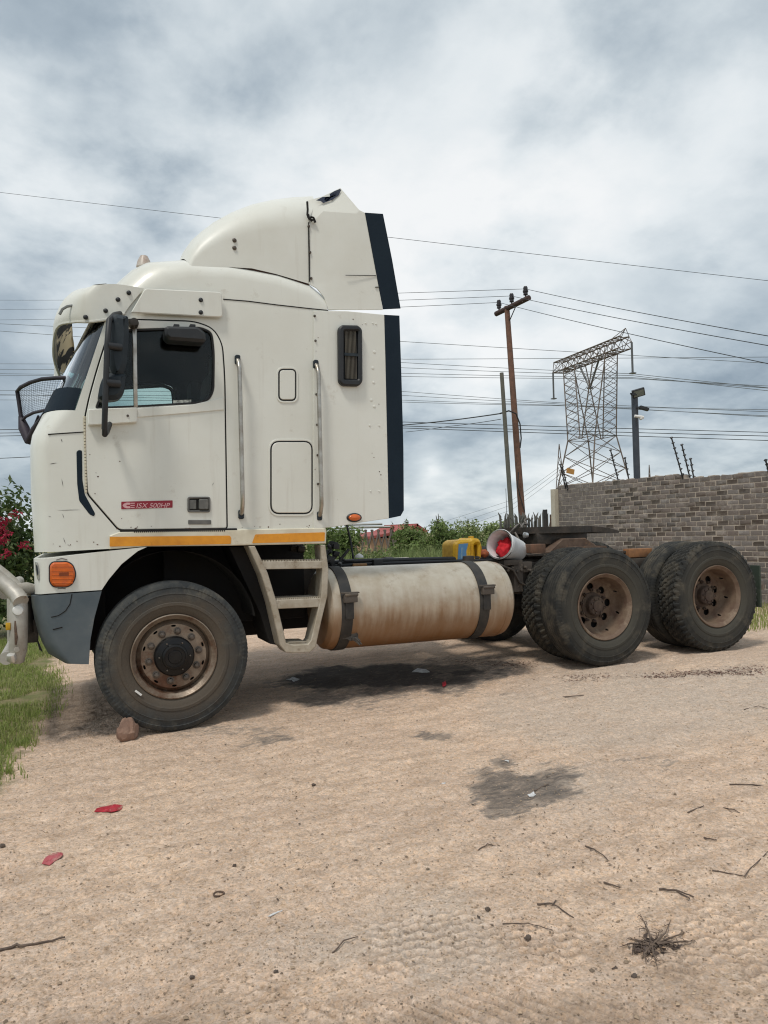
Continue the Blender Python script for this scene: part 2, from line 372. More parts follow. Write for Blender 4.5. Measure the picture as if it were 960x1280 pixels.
# ---- door outline (photo corners on the side plane)
door_px = [(110, 617), (107, 560), (107, 522), (112, 498), (122, 462), (137, 415), (144, 403), (160, 400), (243, 402.5), (266, 411), (277, 430), (280, 470), (283, 660), (149, 662)]
door_poly = rpoly(PL(door_px, TY), [.03, .0, .03, .1, .1, .05, .05, .05, .12, .1, .1, .1, .015, .03], 4)
def grow(poly, b):
    cx_ = sum(p[0] for p in poly)/len(poly); N = len(poly); out = []
    ar = sum(poly[i][0]*poly[(i+1) % N][1]-poly[(i+1) % N][0]*poly[i][1] for i in range(N)); sg = 1 if ar > 0 else -1
    for i in range(N):
        a, c, e = Vector(poly[i-1]), Vector(poly[i]), Vector(poly[(i+1) % N]); t1 = (c-a); t2 = (e-c)
        if t1.length < 1e-6: t1 = t2
        if t2.length < 1e-6: t2 = t1
        m = Vector((t1.y, -t1.x)).normalized()+Vector((t2.y, -t2.x)).normalized()
        if m.length < 1e-6: m = Vector((t1.y, -t1.x))
        m.normalize(); out.append((c.x+m.x*b*sg, c.y+m.y*b*sg))
    return out
door_hole = grow(door_poly, .011)
win_px = [(119, 511), (126, 492), (150, 424), (157, 412), (250, 409), (265, 415), (268, 440), (267.5, 488), (262, 500), (250, 504.5), (171, 509)]
win_poly = rpoly(PL(win_px, TY), [.02, .1, .1, .05, .03, .09, .09, .06, .06, .05, .0], 5)

# ---- cab shell
SH = [((64, 690), (43, 690), .22), ((62, 620), (38.5, 620), .22), ((60, 560), (37.5, 560), .22), ((64, 546), (40, 545), .22),
      ((94, 513), (53, 520), .36), ((131, 402), (112, 402), .36), ((139, 393), (114, 391), .36), ((158, 384), (136, 366), .36),
      ((180, 372), (148, 354), .34), ((196, 362), (163, 340.5), .30), ((215, 352), (181, 331), .26), ((240, 346), (224, 327.5), .22),
      ((285, 347), (284, 331), .20), ((345, 357), (345, 343), .16), ((386, 371), (384, 356), .12), ((409, 389), (403, 371), .10),
      ((407, 664), (406, 664), .03), ((150, 664), (150, 664), .03), ((137, 686), (137, 686), .03)]
S_ = PL([a for a, b, c in SH], TY); D_ = [c for a, b, c in SH]; C_ = Cp([b for a, b, c in SH], D_, TY)
mb = MB(); loft(mb, S_, C_, D_, TY, FAR, 8, skip=(4,), hole=door_hole)
shell = mb.build('cab_shell', PAINT, TRUCK, smooth=.5)
mb = MB(); loft(mb, S_, C_, D_, TY+.012, FAR-.012, 8, capnear=False, only=(4,))
ws = mb.build('windscreen', WGLASS, TRUCK, smooth=.6)
# dark frit band along the foot of the windscreen, a sheet just in front of the glass
S2 = [S_[4], tuple(np.array(S_[4])*.76+np.array(S_[5])*.24)]; C2 = [C_[4], tuple(np.array(C_[4])*.76+np.array(C_[5])*.24)]
off = lambda q: (q[0]-.006, q[1]+.003)
mb = MB(); loft(mb, [off(q) for q in S2], [off(q) for q in C2], [.36, .36], TY+.006, FAR-.006, 8, capnear=False, only=(0,))
mb.build('cowl_band', NAVY, ws, smooth=.6)
mb = MB()                                            # wipers
for y in (.55, 1.55):
    a = Vector((S_[4][0]-.16, y, S_[4][1]+.02)); mb = MB(); mb.tube([a, a+Vector((.05, .25, .10)), a+Vector((.09, .6, .18))], .010, 6); mb.build('wiper', BLACK, ws)
# inner lining (same skin, a little smaller) with the door openings of both sides
cxz = (.25, 2.4)
def shr(q, k=.955): return (cxz[0]+(q[0]-cxz[0])*k, cxz[1]+(q[1]-cxz[1])*k)
win_hole = grow(win_poly, .02)
mb = MB(); loft(mb, [shr(q) for q in S_], [shr(q) for q in C_], D_, TY+.05, FAR-.05, 6, skip=(4,), hole=win_hole)
mb.build('cab_lining', LINING, TRUCK, smooth=.5)
# seats, dashboard and steering wheel seen dimly through the glass
for y in (.62, 1.85):
    mb = MB(); mb.box((.12, y, 1.98), (.5, .5, .14)); mb.box((.36, y, 2.35), (.13, .48, .72), Matrix.Rotation(.14, 3, 'Y')); mb.box((.43, y, 2.76), (.10, .28, .24)); mb.build('seat', SEAT, TRUCK, bevel=.03)
mb = MB(); mb.box((-.58, 1.25, 2.06), (.34, 2.0, .34)); mb.build('dashboard', LINING, TRUCK, bevel=.05)
mb = MB(); mb.lathe([(.21+.014*math.cos(a), .014*math.sin(a)) for a in np.linspace(0, 6.283, 9)], (0, 0, 0), 24)
mb.tube([(0, 0, 0), (0, .16, 0)], .03, 8); mb.box((0, 0, 0), (.4, .012, .04))
rot = Matrix.Rotation(math.radians(-58), 4, 'X') @ Matrix.Identity(4); rz = Matrix.Rotation(math.radians(90), 4, 'Z')
mb.v = [tuple((rz @ rot @ Vector(p)) + Vector((-.28, 1.85, 2.28))) for p in mb.v]
mb.build('steering_wheel', BLACK, TRUCK, smooth=.8)

# ---- doors
def door(near=True):
    y0, y1 = (TY-.008, TY+.035) if near else (FAR-.035, FAR+.008)
    mb = MB(); mb.plate(door_poly, y0, y1, [win_poly], .004)
    d = mb.build('door', PAINT, TRUCK, smooth=.5)
    mb = MB(); mb.plate(grow(win_poly, .004), (y0+y1)/2-.002, (y0+y1)/2+.002); mb.build('window_glass', GLASS, d)
    mb = MB(); mb.plate(win_poly, y0-.003, y0+.02, [grow(win_poly, -.012)]); mb.build('window_seal', RUBBERSEAL, d)
    return d
dn = door(True); df = door(False)
mb = MB(); mb.plate(grow(door_poly, .0135), TY+.008, TY+.03, [grow(door_poly, -.004)]); mb.build('door_seal', RUBBERSEAL, dn)
mb = MB(); mb.plate(PL([(165.5, 411), (170.5, 411), (172, 509), (167, 509.3)], TY), TY-.016, TY+.012); mb.build('window_divider', STEEL, dn, bevel=.003)
mb = MB(); mb.plate(rpoly(PL([(110, 512.5), (171, 510.5), (171, 529), (110, 533)], TY), .012), TY-.05, TY-.006, bev=.006); mb.build('mirror_mount_panel', PAINT, dn, smooth=.5)
mb = MB(); mb.plate(PL([(171, 510.5), (240, 506), (279.5, 497), (280, 513), (171, 522.5)], TY), TY-.016, TY-.007, bev=.005); mb.build('waist_moulding', PAINT, dn, smooth=.5)
mb = MB(); q = P(159, 521, TY); mb.lathe([(.0, -.056), (.009, -.055), (.009, -.049)], (q[0], TY, q[1]), 10); mb.build('screw', NUT, dn)
mb = MB()                                             # piano hinge
a = pt(105.5, 520, TY-.004); b = pt(107.5, 616, TY-.004)
for i in range(24):
    u0, u1 = i/24+.004, (i+1)/24-.004; mb.tube([a.lerp(b, u0), a.lerp(b, u1)], .0085, 8)
mb.build('door_hinge', SILL, dn, smooth=.8)
HGREY = pmat('handle_grey', (.10, .10, .095), (.15, .145, .135), .6, 0, 20)
# door handle: recessed bowl with paddle, and the key slot
mb = MB(); hp = rrect(234, 621, 262.5, 640.5, TY, .02); mb.plate(hp, TY-.022, TY-.006, [grow(hp, -.014)], bev=.004); mb.build('handle_surround', HGREY, dn, smooth=.5)
mb = MB(); mb.plate(grow(hp, -.010), TY-.0115, TY-.007); mb.build('handle_bowl', DARK, dn)
mb = MB(); mb.plate(rrect(248, 624, 260, 637, TY, .012), TY-.03, TY-.01, bev=.005); mb.plate(rrect(236.5, 625, 245, 636.5, TY, .006), TY-.018, TY-.008, bev=.003); mb.build('door_handle', HGREY, dn, smooth=.5)
mb = MB(); mb.plate(rrect(235, 650, 263.5, 655.5, TY, .006), TY-.016, TY-.006, bev=.003); kp = mb.build('key_slot', HGREY, dn, smooth=.5)
# window sticker
mb = MB(); mb.plate(PL([(216.5, 500.5), (239, 499.5), (239, 503.2), (216.5, 504.2)], TY+.01), TY+.0098, TY+.0108); mb.build('window_sticker', pmat('sticker', (.5, .52, .47), (.12, .13, .12), .6, 0, 40), dn)
# kerb mirror over the window
mb = MB(); mb.plate(rpoly(PL([(205, 412), (208, 410), (246, 411), (255, 418), (256, 428), (252, 430), (210, 427), (205, 422)], TY-.1), .02), TY-.17, TY-.02, bev=.02)
km = mb.build('kerb_mirror', BLACK, TRUCK, smooth=.6)
for x in (220, 240): mb = MB(); mb.box(pt(x, 409, TY-.05), (.04, .09, .025)); mb.build('bracket', BLACK, km, bevel=.006)
# scuffs on the corner panel
SKEL = [((62, 580), (71, 578.5), .006), ((77, 598), (79, 609), .005), ((72, 638), (100, 637), .004), ((78, 642), (80, 648), .005), ((205+60, 607), (267, 603), .004), ((76, 548), (78, 553), .008), ((79, 672), (82, 680), .006), ((60, 645), (64, 646), .004)]
for (a, b, w) in SKEL:
    pa, pb = pt(*a, TY), pt(*b, TY); y = TY-.0015 if a[0] < 100 else TY-.0095
    mb = MB(); d = (pb-pa); n = Vector((-d.z, 0, d.x)).normalized()*w/2; m = (pa+pb)/2
    ps = [pa, m+n*.9, pb, m-n*.8]; mb.plate([(p.x, p.z) for p in ps], y, y+.001); mb.build('scuff_mark', SCUFF, shell)
rr = random.Random(21); CHIP = pmat('rust_chip', (.13, .065, .035), (.07, .04, .03), .8, 0, 30)
for (x0_, x1_, y0_, y1_, n_, yy) in ((140, 283, 655, 661, 9, TY-.0095), (284, 390, 655, 661, 8, TY-.0015), (392, 480, 396, 412, 4, TY-.0175), (392, 398, 420, 655, 4, TY-.0175), (60, 135, 676, 684, 8, TY-.0015), (455, 482, 420, 640, 5, TY-.0175), (112, 160, 560, 650, 6, TY-.0095)):
    for k in range(n_):
        c_ = pt(rr.uniform(x0_, x1_), rr.uniform(y0_, y1_), TY); r_ = rr.uniform(.002, .0055); mb = MB(); mb.plate([(c_.x+r_*rr.uniform(.6, 1.5)*math.cos(a), c_.z+r_*rr.uniform(.6, 1.3)*math.sin(a)) for a in np.linspace(0, 2*math.pi, 8)[:-1]], yy, yy+.001); mb.build('paint_chip', CHIP, shell)

# corner groove (dark air slot that curves behind the hinge)
slot = rpoly(PL([(95.5, 565), (98, 562.5), (102.5, 563), (103, 600), (106, 618), (119, 642), (117.5, 645.5), (112, 643), (99, 626), (96.5, 605)], TY), .01)
mb = MB(); mb.plate(slot, TY-.004, TY+.002, bev=.002); mb.build('air_slot', NAVY, shell)
for p0, p1 in (((38, 547), (60, 543)), ((60, 543), (105.5, 540))):         # panel seam under the windscreen
    a, b = pt(*p0, TY), pt(*p1, TY)
    if p0[0] > 50: mb = MB(); mb.bar(a+Vector((0, -.0005, 0)), b+Vector((0, -.0005, 0)), .006); mb.build('panel_seam', DARK, shell)
# roof seams
mb = MB(); pts = [pt(x, y, TY-.0005) for x, y in ((279, 374), (310, 376.5), (345, 381), (385, 385.5), (410, 388))]; mb.tube(pts, .0045, 5); mb.build('panel_seam', DARK, shell)

# badge on the door
bd = PL([(151.5, 627.2), (215.5, 625.5), (215.5, 634.6), (151.5, 636.6)], TY); bx0, bx1 = bd[0][0], bd[1][0]; bz0, bz1 = bd[3][1], bd[0][1]
mb = MB(); mb.plate(rpoly(bd, .004), TY-.0112, TY-.007); badge = mb.build('badge', RED, TRUCK)
def text(body, loc, size, mat, parent, sx=1.0, shear=0.0, align='LEFT'):
    cu = bpy.data.curves.new('lettering', 'FONT'); cu.body = body; cu.size = size; cu.shear = shear; cu.extrude = .0006; cu.align_x = align
    ob = bpy.data.objects.new('lettering', cu); COL.objects.link(ob); cu.materials.append(mat)
    me = bpy.data.meshes.new_from_object(ob); bpy.data.objects.remove(ob); ob = bpy.data.objects.new('lettering', me); COL.objects.link(ob)
    ob.parent = parent; ob.location = Vector(loc)-origin(parent); ob.rotation_euler = (math.pi/2, 0, 0); ob.scale = (sx, 1, 1); ob['kind'] = 'stuff'; return ob
hgt = bz1-bz0
lw = (bx1-bx0)*.145
mb = MB()                                             # the round-backed C mark with its notch
cxx = bx0+.008+lw*.5; czz = (bz0+bz1)/2
pl_ = [(cxx+lw*.5, czz+hgt*.36), (cxx+lw*.05, czz+hgt*.38), (cxx-lw*.34, czz+hgt*.22), (cxx-lw*.5, czz), (cxx-lw*.34, czz-hgt*.24), (cxx+lw*.05, czz-hgt*.40), (cxx+lw*.5, czz-hgt*.38), (cxx+lw*.5, czz-hgt*.12), (cxx+lw*.1, czz-hgt*.12), (cxx-lw*.02, czz), (cxx+lw*.1, czz+hgt*.1), (cxx+lw*.5, czz+hgt*.1)]
mb.plate(pl_, TY-.0125, TY-.0114); mb.build('emblem', PINK, badge)
mb = MB(); bw = bx1-bx0
for k in (.28, .0, -.28): mb.plate([(bx0+bw*.17, czz+hgt*(k-.06)), (bx0+bw*.25+bw*.01*k, czz+hgt*(k-.06)), (bx0+bw*.26+bw*.01*k, czz+hgt*(k+.06)), (bx0+bw*.18, czz+hgt*(k+.06))], TY-.0125, TY-.0114)
mb.build('stripe', PINK, badge)
text('ISX', (bx0+bw*.275, TY-.0118, bz0+hgt*.16), hgt*.92, PINK, badge, 1.10, .25)
text('500HP', (bx0+bw*.53, TY-.0118, bz0+hgt*.16), hgt*.92, PINK, badge, 1.05, .25)

# ---- sleeper side: hatches, grab handles, vent window
def hatch(x0, y0, x1, y1, r):
    hp = rrect(x0, y0, x1, y1, TY, r)
    mb = MB(); mb.plate(hp, TY-.010, TY+.004, bev=.004); h = mb.build('locker_hatch', PAINT, TRUCK, smooth=.5)
    mb = MB(); mb.plate(grow(hp, .011), TY-.004, TY+.003, [grow(hp, .001)]); mb.build('hatch_seal', RUBBERSEAL, h)
    mb = MB(); mb.plate(grow(hp, .026), TY-.006, TY+.003, [grow(hp, .012)], bev=.002); mb.build('hatch_frame', PAINT, h, smooth=.5)
    return h
hatch(349.5, 463, 368.5, 499.5, .03); hatch(339.5, 553, 389, 641, .06)
def grab(x0, y0, x1, y1):
    a, b = pt(x0, y0, TY), pt(x1, y1, TY); o = Vector((0, -.075, 0)); dd = (b-a).normalized()
    mb = MB(); mb.tube([a+Vector((0, -.01, 0)), a+dd*.02+Vector((0, -.045, 0)), a+dd*.08+o, a+dd*.16+o, b-dd*.16+o, b-dd*.08+o, b-dd*.02+Vector((0, -.045, 0)), b+Vector((0, -.01, 0))], .0165, 10)
    g = mb.build('grab_handle', STEEL, TRUCK, smooth=1.0)
    for c in (a, b):
        mb = MB(); mb.plate(rpoly([(c.x-.02, c.z-.035), (c.x+.02, c.z-.035), (c.x+.02, c.z+.035), (c.x-.02, c.z+.035)], .015), TY-.025, TY+.001, bev=.004); mb.build('handle_foot', MIRR, g, smooth=.5)
        mb = MB(); mb.lathe([(0, -.034), (.007, -.033), (.007, -.025)], (c.x, TY, c.z), 8); mb.build('bolt', NUT, g)
grab(296.5, 450, 301, 643); grab(394.2, 456, 398.5, 645)
vo = rpoly(PL([(421.5, 412), (425, 407.5), (446, 408), (451, 413), (451.5, 478), (447, 483.5), (427, 483), (422, 478)], TY-.02), .02)
vi = rrect(428.5, 414.5, 446, 475.5, TY-.02, .01)
mb = MB(); mb.plate(vo, TY-.062, TY-.02, [vi], bev=.012); vw = mb.build('vent_window', BLACK, TRUCK, smooth=.5)
mb = MB(); mb.plate(grow(vi, .004), TY-.030, TY-.026); mb.build('backing', LINING, vw)
z0, z1 = P(437, 475.5, TY)[1], P(437, 414.5, TY)[1]; xa, xb = vi[0][0], max(p[0] for p in vi)
for k in range(9):
    x = xa+.012+(xb-xa-.02)*k/9
    mb = MB(); mb.box((x, TY-.037, (z0+z1)/2), (.005, .012, z1-z0-.01)); mb.build('slat', pmat('slat', (.07, .06, .05), (.11, .10, .08), .6) if k == 0 else MATS['slat'], vw)
mb = MB(); mb.box(((xa+xb)/2, TY-.044, (z0+z1)/2-.0), (xb-xa, .014, .022)); mb.build('latch_bar', MIRR, vw)

# ---- side extender behind the sleeper (thin wing on both sides)
EXT = [(391.5, 389), (433, 389.5), (479.5, 394), (481, 450), (485.3, 648), (458, 652), (425, 657.5), (391.5, 661.5)]
def extender(near):
    y0, y1 = (TY-.016, TY-.002) if near else (FAR+.002, FAR+.016)
    mb = MB(); mb.plate(PL(EXT, TY), y0, y1, bev=.003); e = mb.build('side_extender', PAINT, TRUCK, smooth=.5)
    mb = MB(); mb.plate(PL([(479.5, 394), (498.5, 395), (501, 470), (503.5, 560), (504, 638), (500, 645), (485.5, 648), (482.5, 540), (481, 450)], TY), y0+.003, y1-.003); mb.build('rubber_edge', NAVY, e)
    return e
en = extender(True); extender(False)
def bolt(px, py, Y, parent, r=.012, mat=None, pr=.012):
    q = pt(px, py, Y); mb = MB(); mb.lathe([(0, -pr), (r*.75, -pr*.85), (r, -pr*.3), (r, .004)], q, 10); return mb.build('bolt', mat or NUT, parent, smooth=.9)
for x, y in ((391.8, 395), (392.8, 426), (394, 493), (395, 531), (395.5, 569), (396, 605)): bolt(x+1.5, y, TY-.016, en, .010)
for x, y in ((457, 404), (466, 404), (470, 405), (462, 532), (474, 532), (463, 614), (474, 614)): bolt(x, y, TY-.016, en, .007, PAINT2, .006)
# dents along the extender's rear margin: small raised pimples
for x, y in ((468, 440), (466, 460), (467, 478), (464, 500), (468, 508)): bolt(x, y, TY-.0165, en, .013, PAINT, .003)
# side lamp on the extender
q = pt(442.5, 647, TY-.016)
mb = MB(); mb.plate([(q.x+.064*math.cos(a), q.z+.036*math.sin(a)) for a in np.linspace(0, 2*math.pi, 25)[:-1]], q.y-.012, q.y, bev=.006); sl_ = mb.build('side_marker_lamp', BLACK, TRUCK, smooth=.6)
mb = MB(); mb.plate([(q.x+.050*math.cos(a), q.z+.026*math.sin(a)) for a in np.linspace(0, 2*math.pi, 25)[:-1]], q.y-.028, q.y-.008, bev=.010); mb.build('lens', AMBER, sl_, smooth=.8)

# ---- roof fairing
FY = .09
FS = [((238, 338), (222, 331)), ((243, 326), (227, 319)), ((254, 316), (236, 306)), ((267, 307.5), (248, 295)), ((282, 300.5), (263, 283.5)), ((300, 294.5), (285, 271)), ((320, 290), (310, 261)), ((342, 286.5), (335, 255)), ((363, 284), (360, 251.7)), ((385, 283), (384.5, 250.4)), ((385.5, 354.5), (385.5, 354.5)), ((345, 342.5), (345, 342.5)), ((315, 335.5), (315, 335.5)), ((288, 334), (288, 334)), ((272, 337), (272, 337))]
fs_ = PL([a for a, b in FS], FY); fd = [.4]*10+[.02]*5; fc_ = Cp([b for a, b in FS], fd, FY)
mb = MB(); loft(mb, fs_, fc_, fd, FY, 2.5-FY, 9, skip=(9, 10, 11, 12, 13, 14)); rf = mb.build('roof_fairing', PAINT2, TRUCK, smooth=.6)
mb = MB(); loft(mb, [(a+.012, b-.012) for a, b in fs_], [(a+.02, b-.02) for a, b in fc_], fd, FY+.012, 2.488-FY, 6, skip=(9, 10, 11, 12, 13, 14)); mb.build('fairing_lining', pmat('fairing_inside', (.09, .05, .04), (.03, .02, .018), .9), rf, smooth=.6)
for x, y in ((293, 300.5), (293, 310)): bolt(x, y, FY, rf, .017)
mb = MB(); mb.box((.78, 1.25, 3.38), (.06, 2.1, .05)); mb.box((1.0, .6, 3.5), (.05, .05, .45)); mb.box((1.0, 1.9, 3.5), (.05, .05, .45)); mb.build('fairing_frame', RUST, rf)
def sheet(name, verts, mat, parent, thick=.012, mirror=False, sm=.3):      # bent sheet: photo corners with their own Y
    P3 = [pt(x, y, Y) for x, y, Y in verts]
    return P3
WING = [(384.8, 250.5, .16), (385.8, 283, .088), (386, 354.5, .085), (396, 360, .075), (405, 371, .068), (410.3, 387, .060), (478.5, 387, .05), (467.5, 328, .05), (456, 266, .05), (449, 262.5, .055), (425.5, 235, .13), (402, 246, .15), (430, 345, .066), (392, 288, .084), (441, 300, .056), (452, 280, .050), (404, 264, .10), (446, 267, .053), (420, 300, .072)]
def wing(near):
    P3 = [pt(x, y, Y) for x, y, Y in WING]
    n = 12
    co = [Vector((p.x, p.z)) for p in P3]
    v2, e2, f2, *_ = delaunay_2d_cdt(co, [(i, (i+1) % n) for i in range(n)] + [(13, 16), (16, 17), (14, 12)], [], 1, 1e-6)
    ys = [p.y for p in P3]
    fs = [tuple(f) for f in f2]
    V = [(P3[i].x, P3[i].y if near else 2.5-P3[i].y, P3[i].z) for i in range(len(P3))]
    mb = MB(); mb.add(V, fs)
    b2 = len(V); s_ = 1 if near else -1
    mb.add([(x, y+.012*s_, z) for x, y, z in V], fs)
    for i in range(n):
        j = (i+1) % n; mb.add([V[i], V[j], (V[j][0], V[j][1]+.012*s_, V[j][2]), (V[i][0], V[i][1]+.012*s_, V[i][2])], [(0, 1, 2, 3)])
    w = mb.build('fairing_wing', PAINT2, TRUCK, smooth=.16)
    yy = .05 if near else 2.45
    mb = MB(); mb.plate(PL([(456, 266), (478.5, 267.5), (490, 325), (500.5, 385.5), (479, 386.5), (467.5, 328)], .05), yy-.004, yy+.006); mb.build('rubber_edge', NAVY, w)
    return w
wn = wing(True); wing(False)
def patch(name, pts, Yf, mat, parent, lift=.004):
    mb = MB(); V = [pt(x, y, Y-lift) for (x, y), Y in zip(pts, Yf)]; c = sum(V, Vector())/len(V); mb.add(V+[c], [(i, (i+1) % len(V), len(V)) for i in range(len(V))]); return mb.build(name, mat, parent, fix=True)
def wY(x, y): return .19 if y < 250 else .15
PEEL = pmat('peeled_gel', (.018, .03, .065), (.035, .045, .075), .6, 0, 12)
patch('peeled_patch', [(395, 250.5), (403, 246.2), (407, 246.5), (405, 250), (409, 252), (414, 247), (420, 244.5), (421.5, 240), (412, 242.5), (418, 238.8), (425, 236), (426.5, 237.5), (423.5, 244), (415, 250), (404, 254), (401, 251.5)], [.135]*16, PEEL, wn, .022)
mb = MB(); mb.tube([pt(x, y, .075) for x, y in ((384, 252), (384.6, 262), (384.2, 268), (385.5, 272))], .009, 5); mb.tube([pt(x, y, .07) for x, y in ((385, 268), (386.5, 273), (390, 275.5), (393, 274), (394, 278))], .011, 5); mb.tube([pt(x, y, .07) for x, y in ((388, 271), (392, 272), (393.5, 277))], .009, 5); mb.build('crack', DARK, wn)
mb = MB(); mb.tube([pt(x, y, .082) for x, y in ((385.8, 278), (386.6, 315), (387, 352))], .005, 5); mb.build('panel_seam', DARK, wn)
mb = MB(); mb.tube([pt(x, y, .046) for x, y in ((432, 344), (455, 344.3), (470, 344.5))], .0028, 4); mb.tube([pt(x, y, .045) for x, y in ((469, 359), (474, 358.8))], .004, 4); mb.build('crack', DARK, wn)
for x, y in ((386, 283), (387.5, 315.5), (389, 348)): bolt(x, y, .082, wn, .011)
# beacon / horn on the roof
q = pt(180, 331, .75)
mb = MB(); mb.lathe([(.0, .075), (.03, .07), (.05, .03), (.062, -.02), (.0, -.03)], (q.x, q.y, q.z), 14, axis='Z'); mb.build('roof_lamp', pmat('roof_lamp', (.5, .45, .40), (.35, .25, .2), .4, 0, 12), TRUCK, smooth=.7)

# ---- sun visor that wraps round the front, and the drip panel behind it
ST = [(.045, [(180, 360.5), (173, 369), (163, 381), (156, 391)]), (.040, [(145, 355), (141, 366), (139, 385), (138, 398)]), (.05, [(118, 356.5), (107, 370), (108, 390), (111, 402)]),
      (.17, [(120, 355.5), (94, 369), (88, 391), (90, 402.5)]), (.45, [(134, 354.5), (88, 367), (71, 394), (70, 410)]), (.85, [(106, 360), (86, 370), (68, 401), (66, 445)]), (1.25, [(96, 366), (86, 372), (68, 404), (74, 472)])]
rows = [[pt(x, y, Y) for x, y in r] for Y, r in ST]
rows = rows + [[Vector((p.x, 2.5-p.y, p.z)) for p in ([r[1].lerp(r[0], .15)]+r[1:])] for r in rows[3:-1][::-1]]
def refine(R, k=3):                          # smooth the rows along both directions (Catmull-Rom)
    def cr(a, b, c, d, t): return .5*((2*b)+(c-a)*t+(2*a-5*b+4*c-d)*t*t+(3*b-a-3*c+d)*t*t*t)
    def line(L_): 
        out = []
        for i in range(len(L_)-1):
            a = L_[max(i-1, 0)]; b, c = L_[i], L_[i+1]; d = L_[min(i+2, len(L_)-1)]
            out += [cr(a, b, c, d, j/k) for j in range(k)]
        return out+[L_[-1]]
    R = [line(r) for r in R]
    return list(map(list, zip(*[line(list(c)) for c in zip(*R)])))
G = refine(rows, 4)
def grid(G, shift=Vector((0, 0, 0))):
    mb = MB(); n = len(G[0]); mb.add([p+shift for r in G for p in r], [(i*n+j, i*n+j+1, (i+1)*n+j+1, (i+1)*n+j) for i in range(len(G)-1) for j in range(n-1)]); return mb
vis = grid(G).build('sun_visor', PAINT2, TRUCK, smooth=.9)
def inner(G):
    out = []
    for i, r in enumerate(G):
        o_ = []
        for j, p in enumerate(r):
            a = G[max(i-1, 0)][j]; b = G[min(i+1, len(G)-1)][j]; c = r[max(j-1, 0)]; d = r[min(j+1, len(r)-1)]
            n = (b-a).cross(d-c); n.normalize(); o_.append(p-n*.012 if n.dot(p-Vector((.2, 1.25, 2.9))) > 0 else p+n*.012)
        out.append(o_)
    return out
GI = inner(G); grid(GI).build('visor_lining', CAMO, vis, smooth=.9)
mb = MB(); rim_ = [(a+b)/2 for a, b in zip([r[-1] for r in G], [r[-1] for r in GI])]; mb.tube(rim_, .011, 6); mb.build('visor_rim', PAINT2, vis, smooth=1)
DP = rpoly(PL([(163.5, 391), (181, 361), (277, 365.5), (278, 395.5), (275, 397)], .03), [.0, .02, .03, .03, .01])
mb = MB(); mb.plate(DP, .018, .034, bev=.006); dpn = mb.build('drip_panel', PAINT2, TRUCK, smooth=.5)
mb = MB(); mb.box(pt(220, 381, .05), (.3, .04, .1)); mb.build('spacer', DARK, dpn)
for x, y in ((251, 375), (251, 390.5)): bolt(x, y, .018, dpn, .017, BLACK)
for x, y in ((161, 366), (147.5, 374.5), (132, 388.5), (107, 396.5)): bolt(x, y, .04 if x > 120 else .048, vis, .017, BLACK)
mb = MB(); mb.tube([pt(x, y, .16) for x, y in ((74.5, 393), (78, 386.5), (84, 383), (97, 381))], .010, 6); mb.build('trim_seam', pmat('grey_trim', (.20, .21, .21), None, .5), vis, smooth=1)

# ---- wing mirror
MY = -.20
hs = rpoly(PL([(137, 401), (142, 393), (152, 395), (160, 396.5), (161, 420), (158, 458), (153, 470), (143, 473), (137, 462), (134, 440)], MY), .04)
mb = MB(); mb.plate(hs, MY-.06, MY+.07, bev=.035); mr = mb.build('wing_mirror', MIRR, TRUCK, smooth=.7)
ls = rpoly(PL([(131, 468), (150, 466), (157, 470), (155, 492), (148, 500), (128, 502), (122, 498), (125, 480)], MY), .03)
mb = MB(); mb.plate(ls, MY-.05, MY+.07, bev=.03); mb.build('lower_mirror', MIRR, mr, smooth=.7)
mb = MB(); mb.tube([pt(150, 392, .0), pt(143, 393.5, -.12), pt(136.5, 400, MY-.075), pt(134, 430, MY-.085), pt(132, 490, MY-.085), pt(130.5, 536, MY-.075), pt(131, 543, MY-.06), pt(133.5, 540, -.10), pt(137, 530, .02)], .019, 10); mb.build('mirror_arm', BLACK, mr, smooth=1.0)
for x, y in ((134, 432), (132, 478)):
    mb = MB(); a = pt(x, y, MY-.085); mb.tube([a, a+Vector((.09, .03, 0))], .026, 10); mb.build('clamp', BLACK, mr, smooth=.8)
mb = MB(); a = pt(167, 405, TY-.03); mb.lathe([(0, -.07), (.028, -.065), (.034, -.03), (.034, .03)], a, 14); mb.box(a+Vector((-.07, -.02, .01)), (.13, .03, .03)); mb.build('arm_pivot', GREASE, mr, smooth=.7)

# ---- insect screen that stands off the foot of the windscreen
FRM = [(86, 472, .22), (70, 472.5, .26), (52, 474, .34), (38, 478, .46), (26, 484, .60), (21.5, 489, .70), (24, 505, .70), (27, 527, .68)]
BOT = [(27, 527, .68), (32, 521, .60), (42, 516, .46), (58, 512.5, .32), (72, 513, .22)]
tp = [pt(*p) for p in FRM]; bt = [pt(*p) for p in BOT]
mb = MB(); mb.tube(tp, .015, 8); mb.tube(bt, .011, 8); mb.tube([tp[0], pt(79, 493, .21), bt[-1]], .016, 8); isc = mb.build('insect_screen', SCREENW, TRUCK, smooth=1)
mb = MB(); mb.tube([pt(26, 520, .7), pt(30, 535, .66), pt(36, 552, .6)], [.018, .04, .03], 8); mb.tube([pt(36, 552, .6), pt(44, 538, .5), pt(52, 524, .40), pt(58, 513, .34)], [.03, .035, .02, .012], 8); mb.tube([pt(36, 548, .6), pt(44, 530, .5), pt(48, 520, .42)], .009, 6); mb.tube([pt(43, 541, .5), pt(56, 522, .36)], .007, 6); mb.build('screen_bracket', SCREENW, isc, smooth=1)
def arc(L_, u):
    k = u*(len(L_)-1); i = min(int(k), len(L_)-2); return L_[i].lerp(L_[i+1], k-i)
topc = tp[:6]; botc = bt[::-1]
mb = MB()
for i in range(1, 26):
    u = i/26; mb.tube([arc(topc, u), arc(botc, u)], .0011, 3, False)
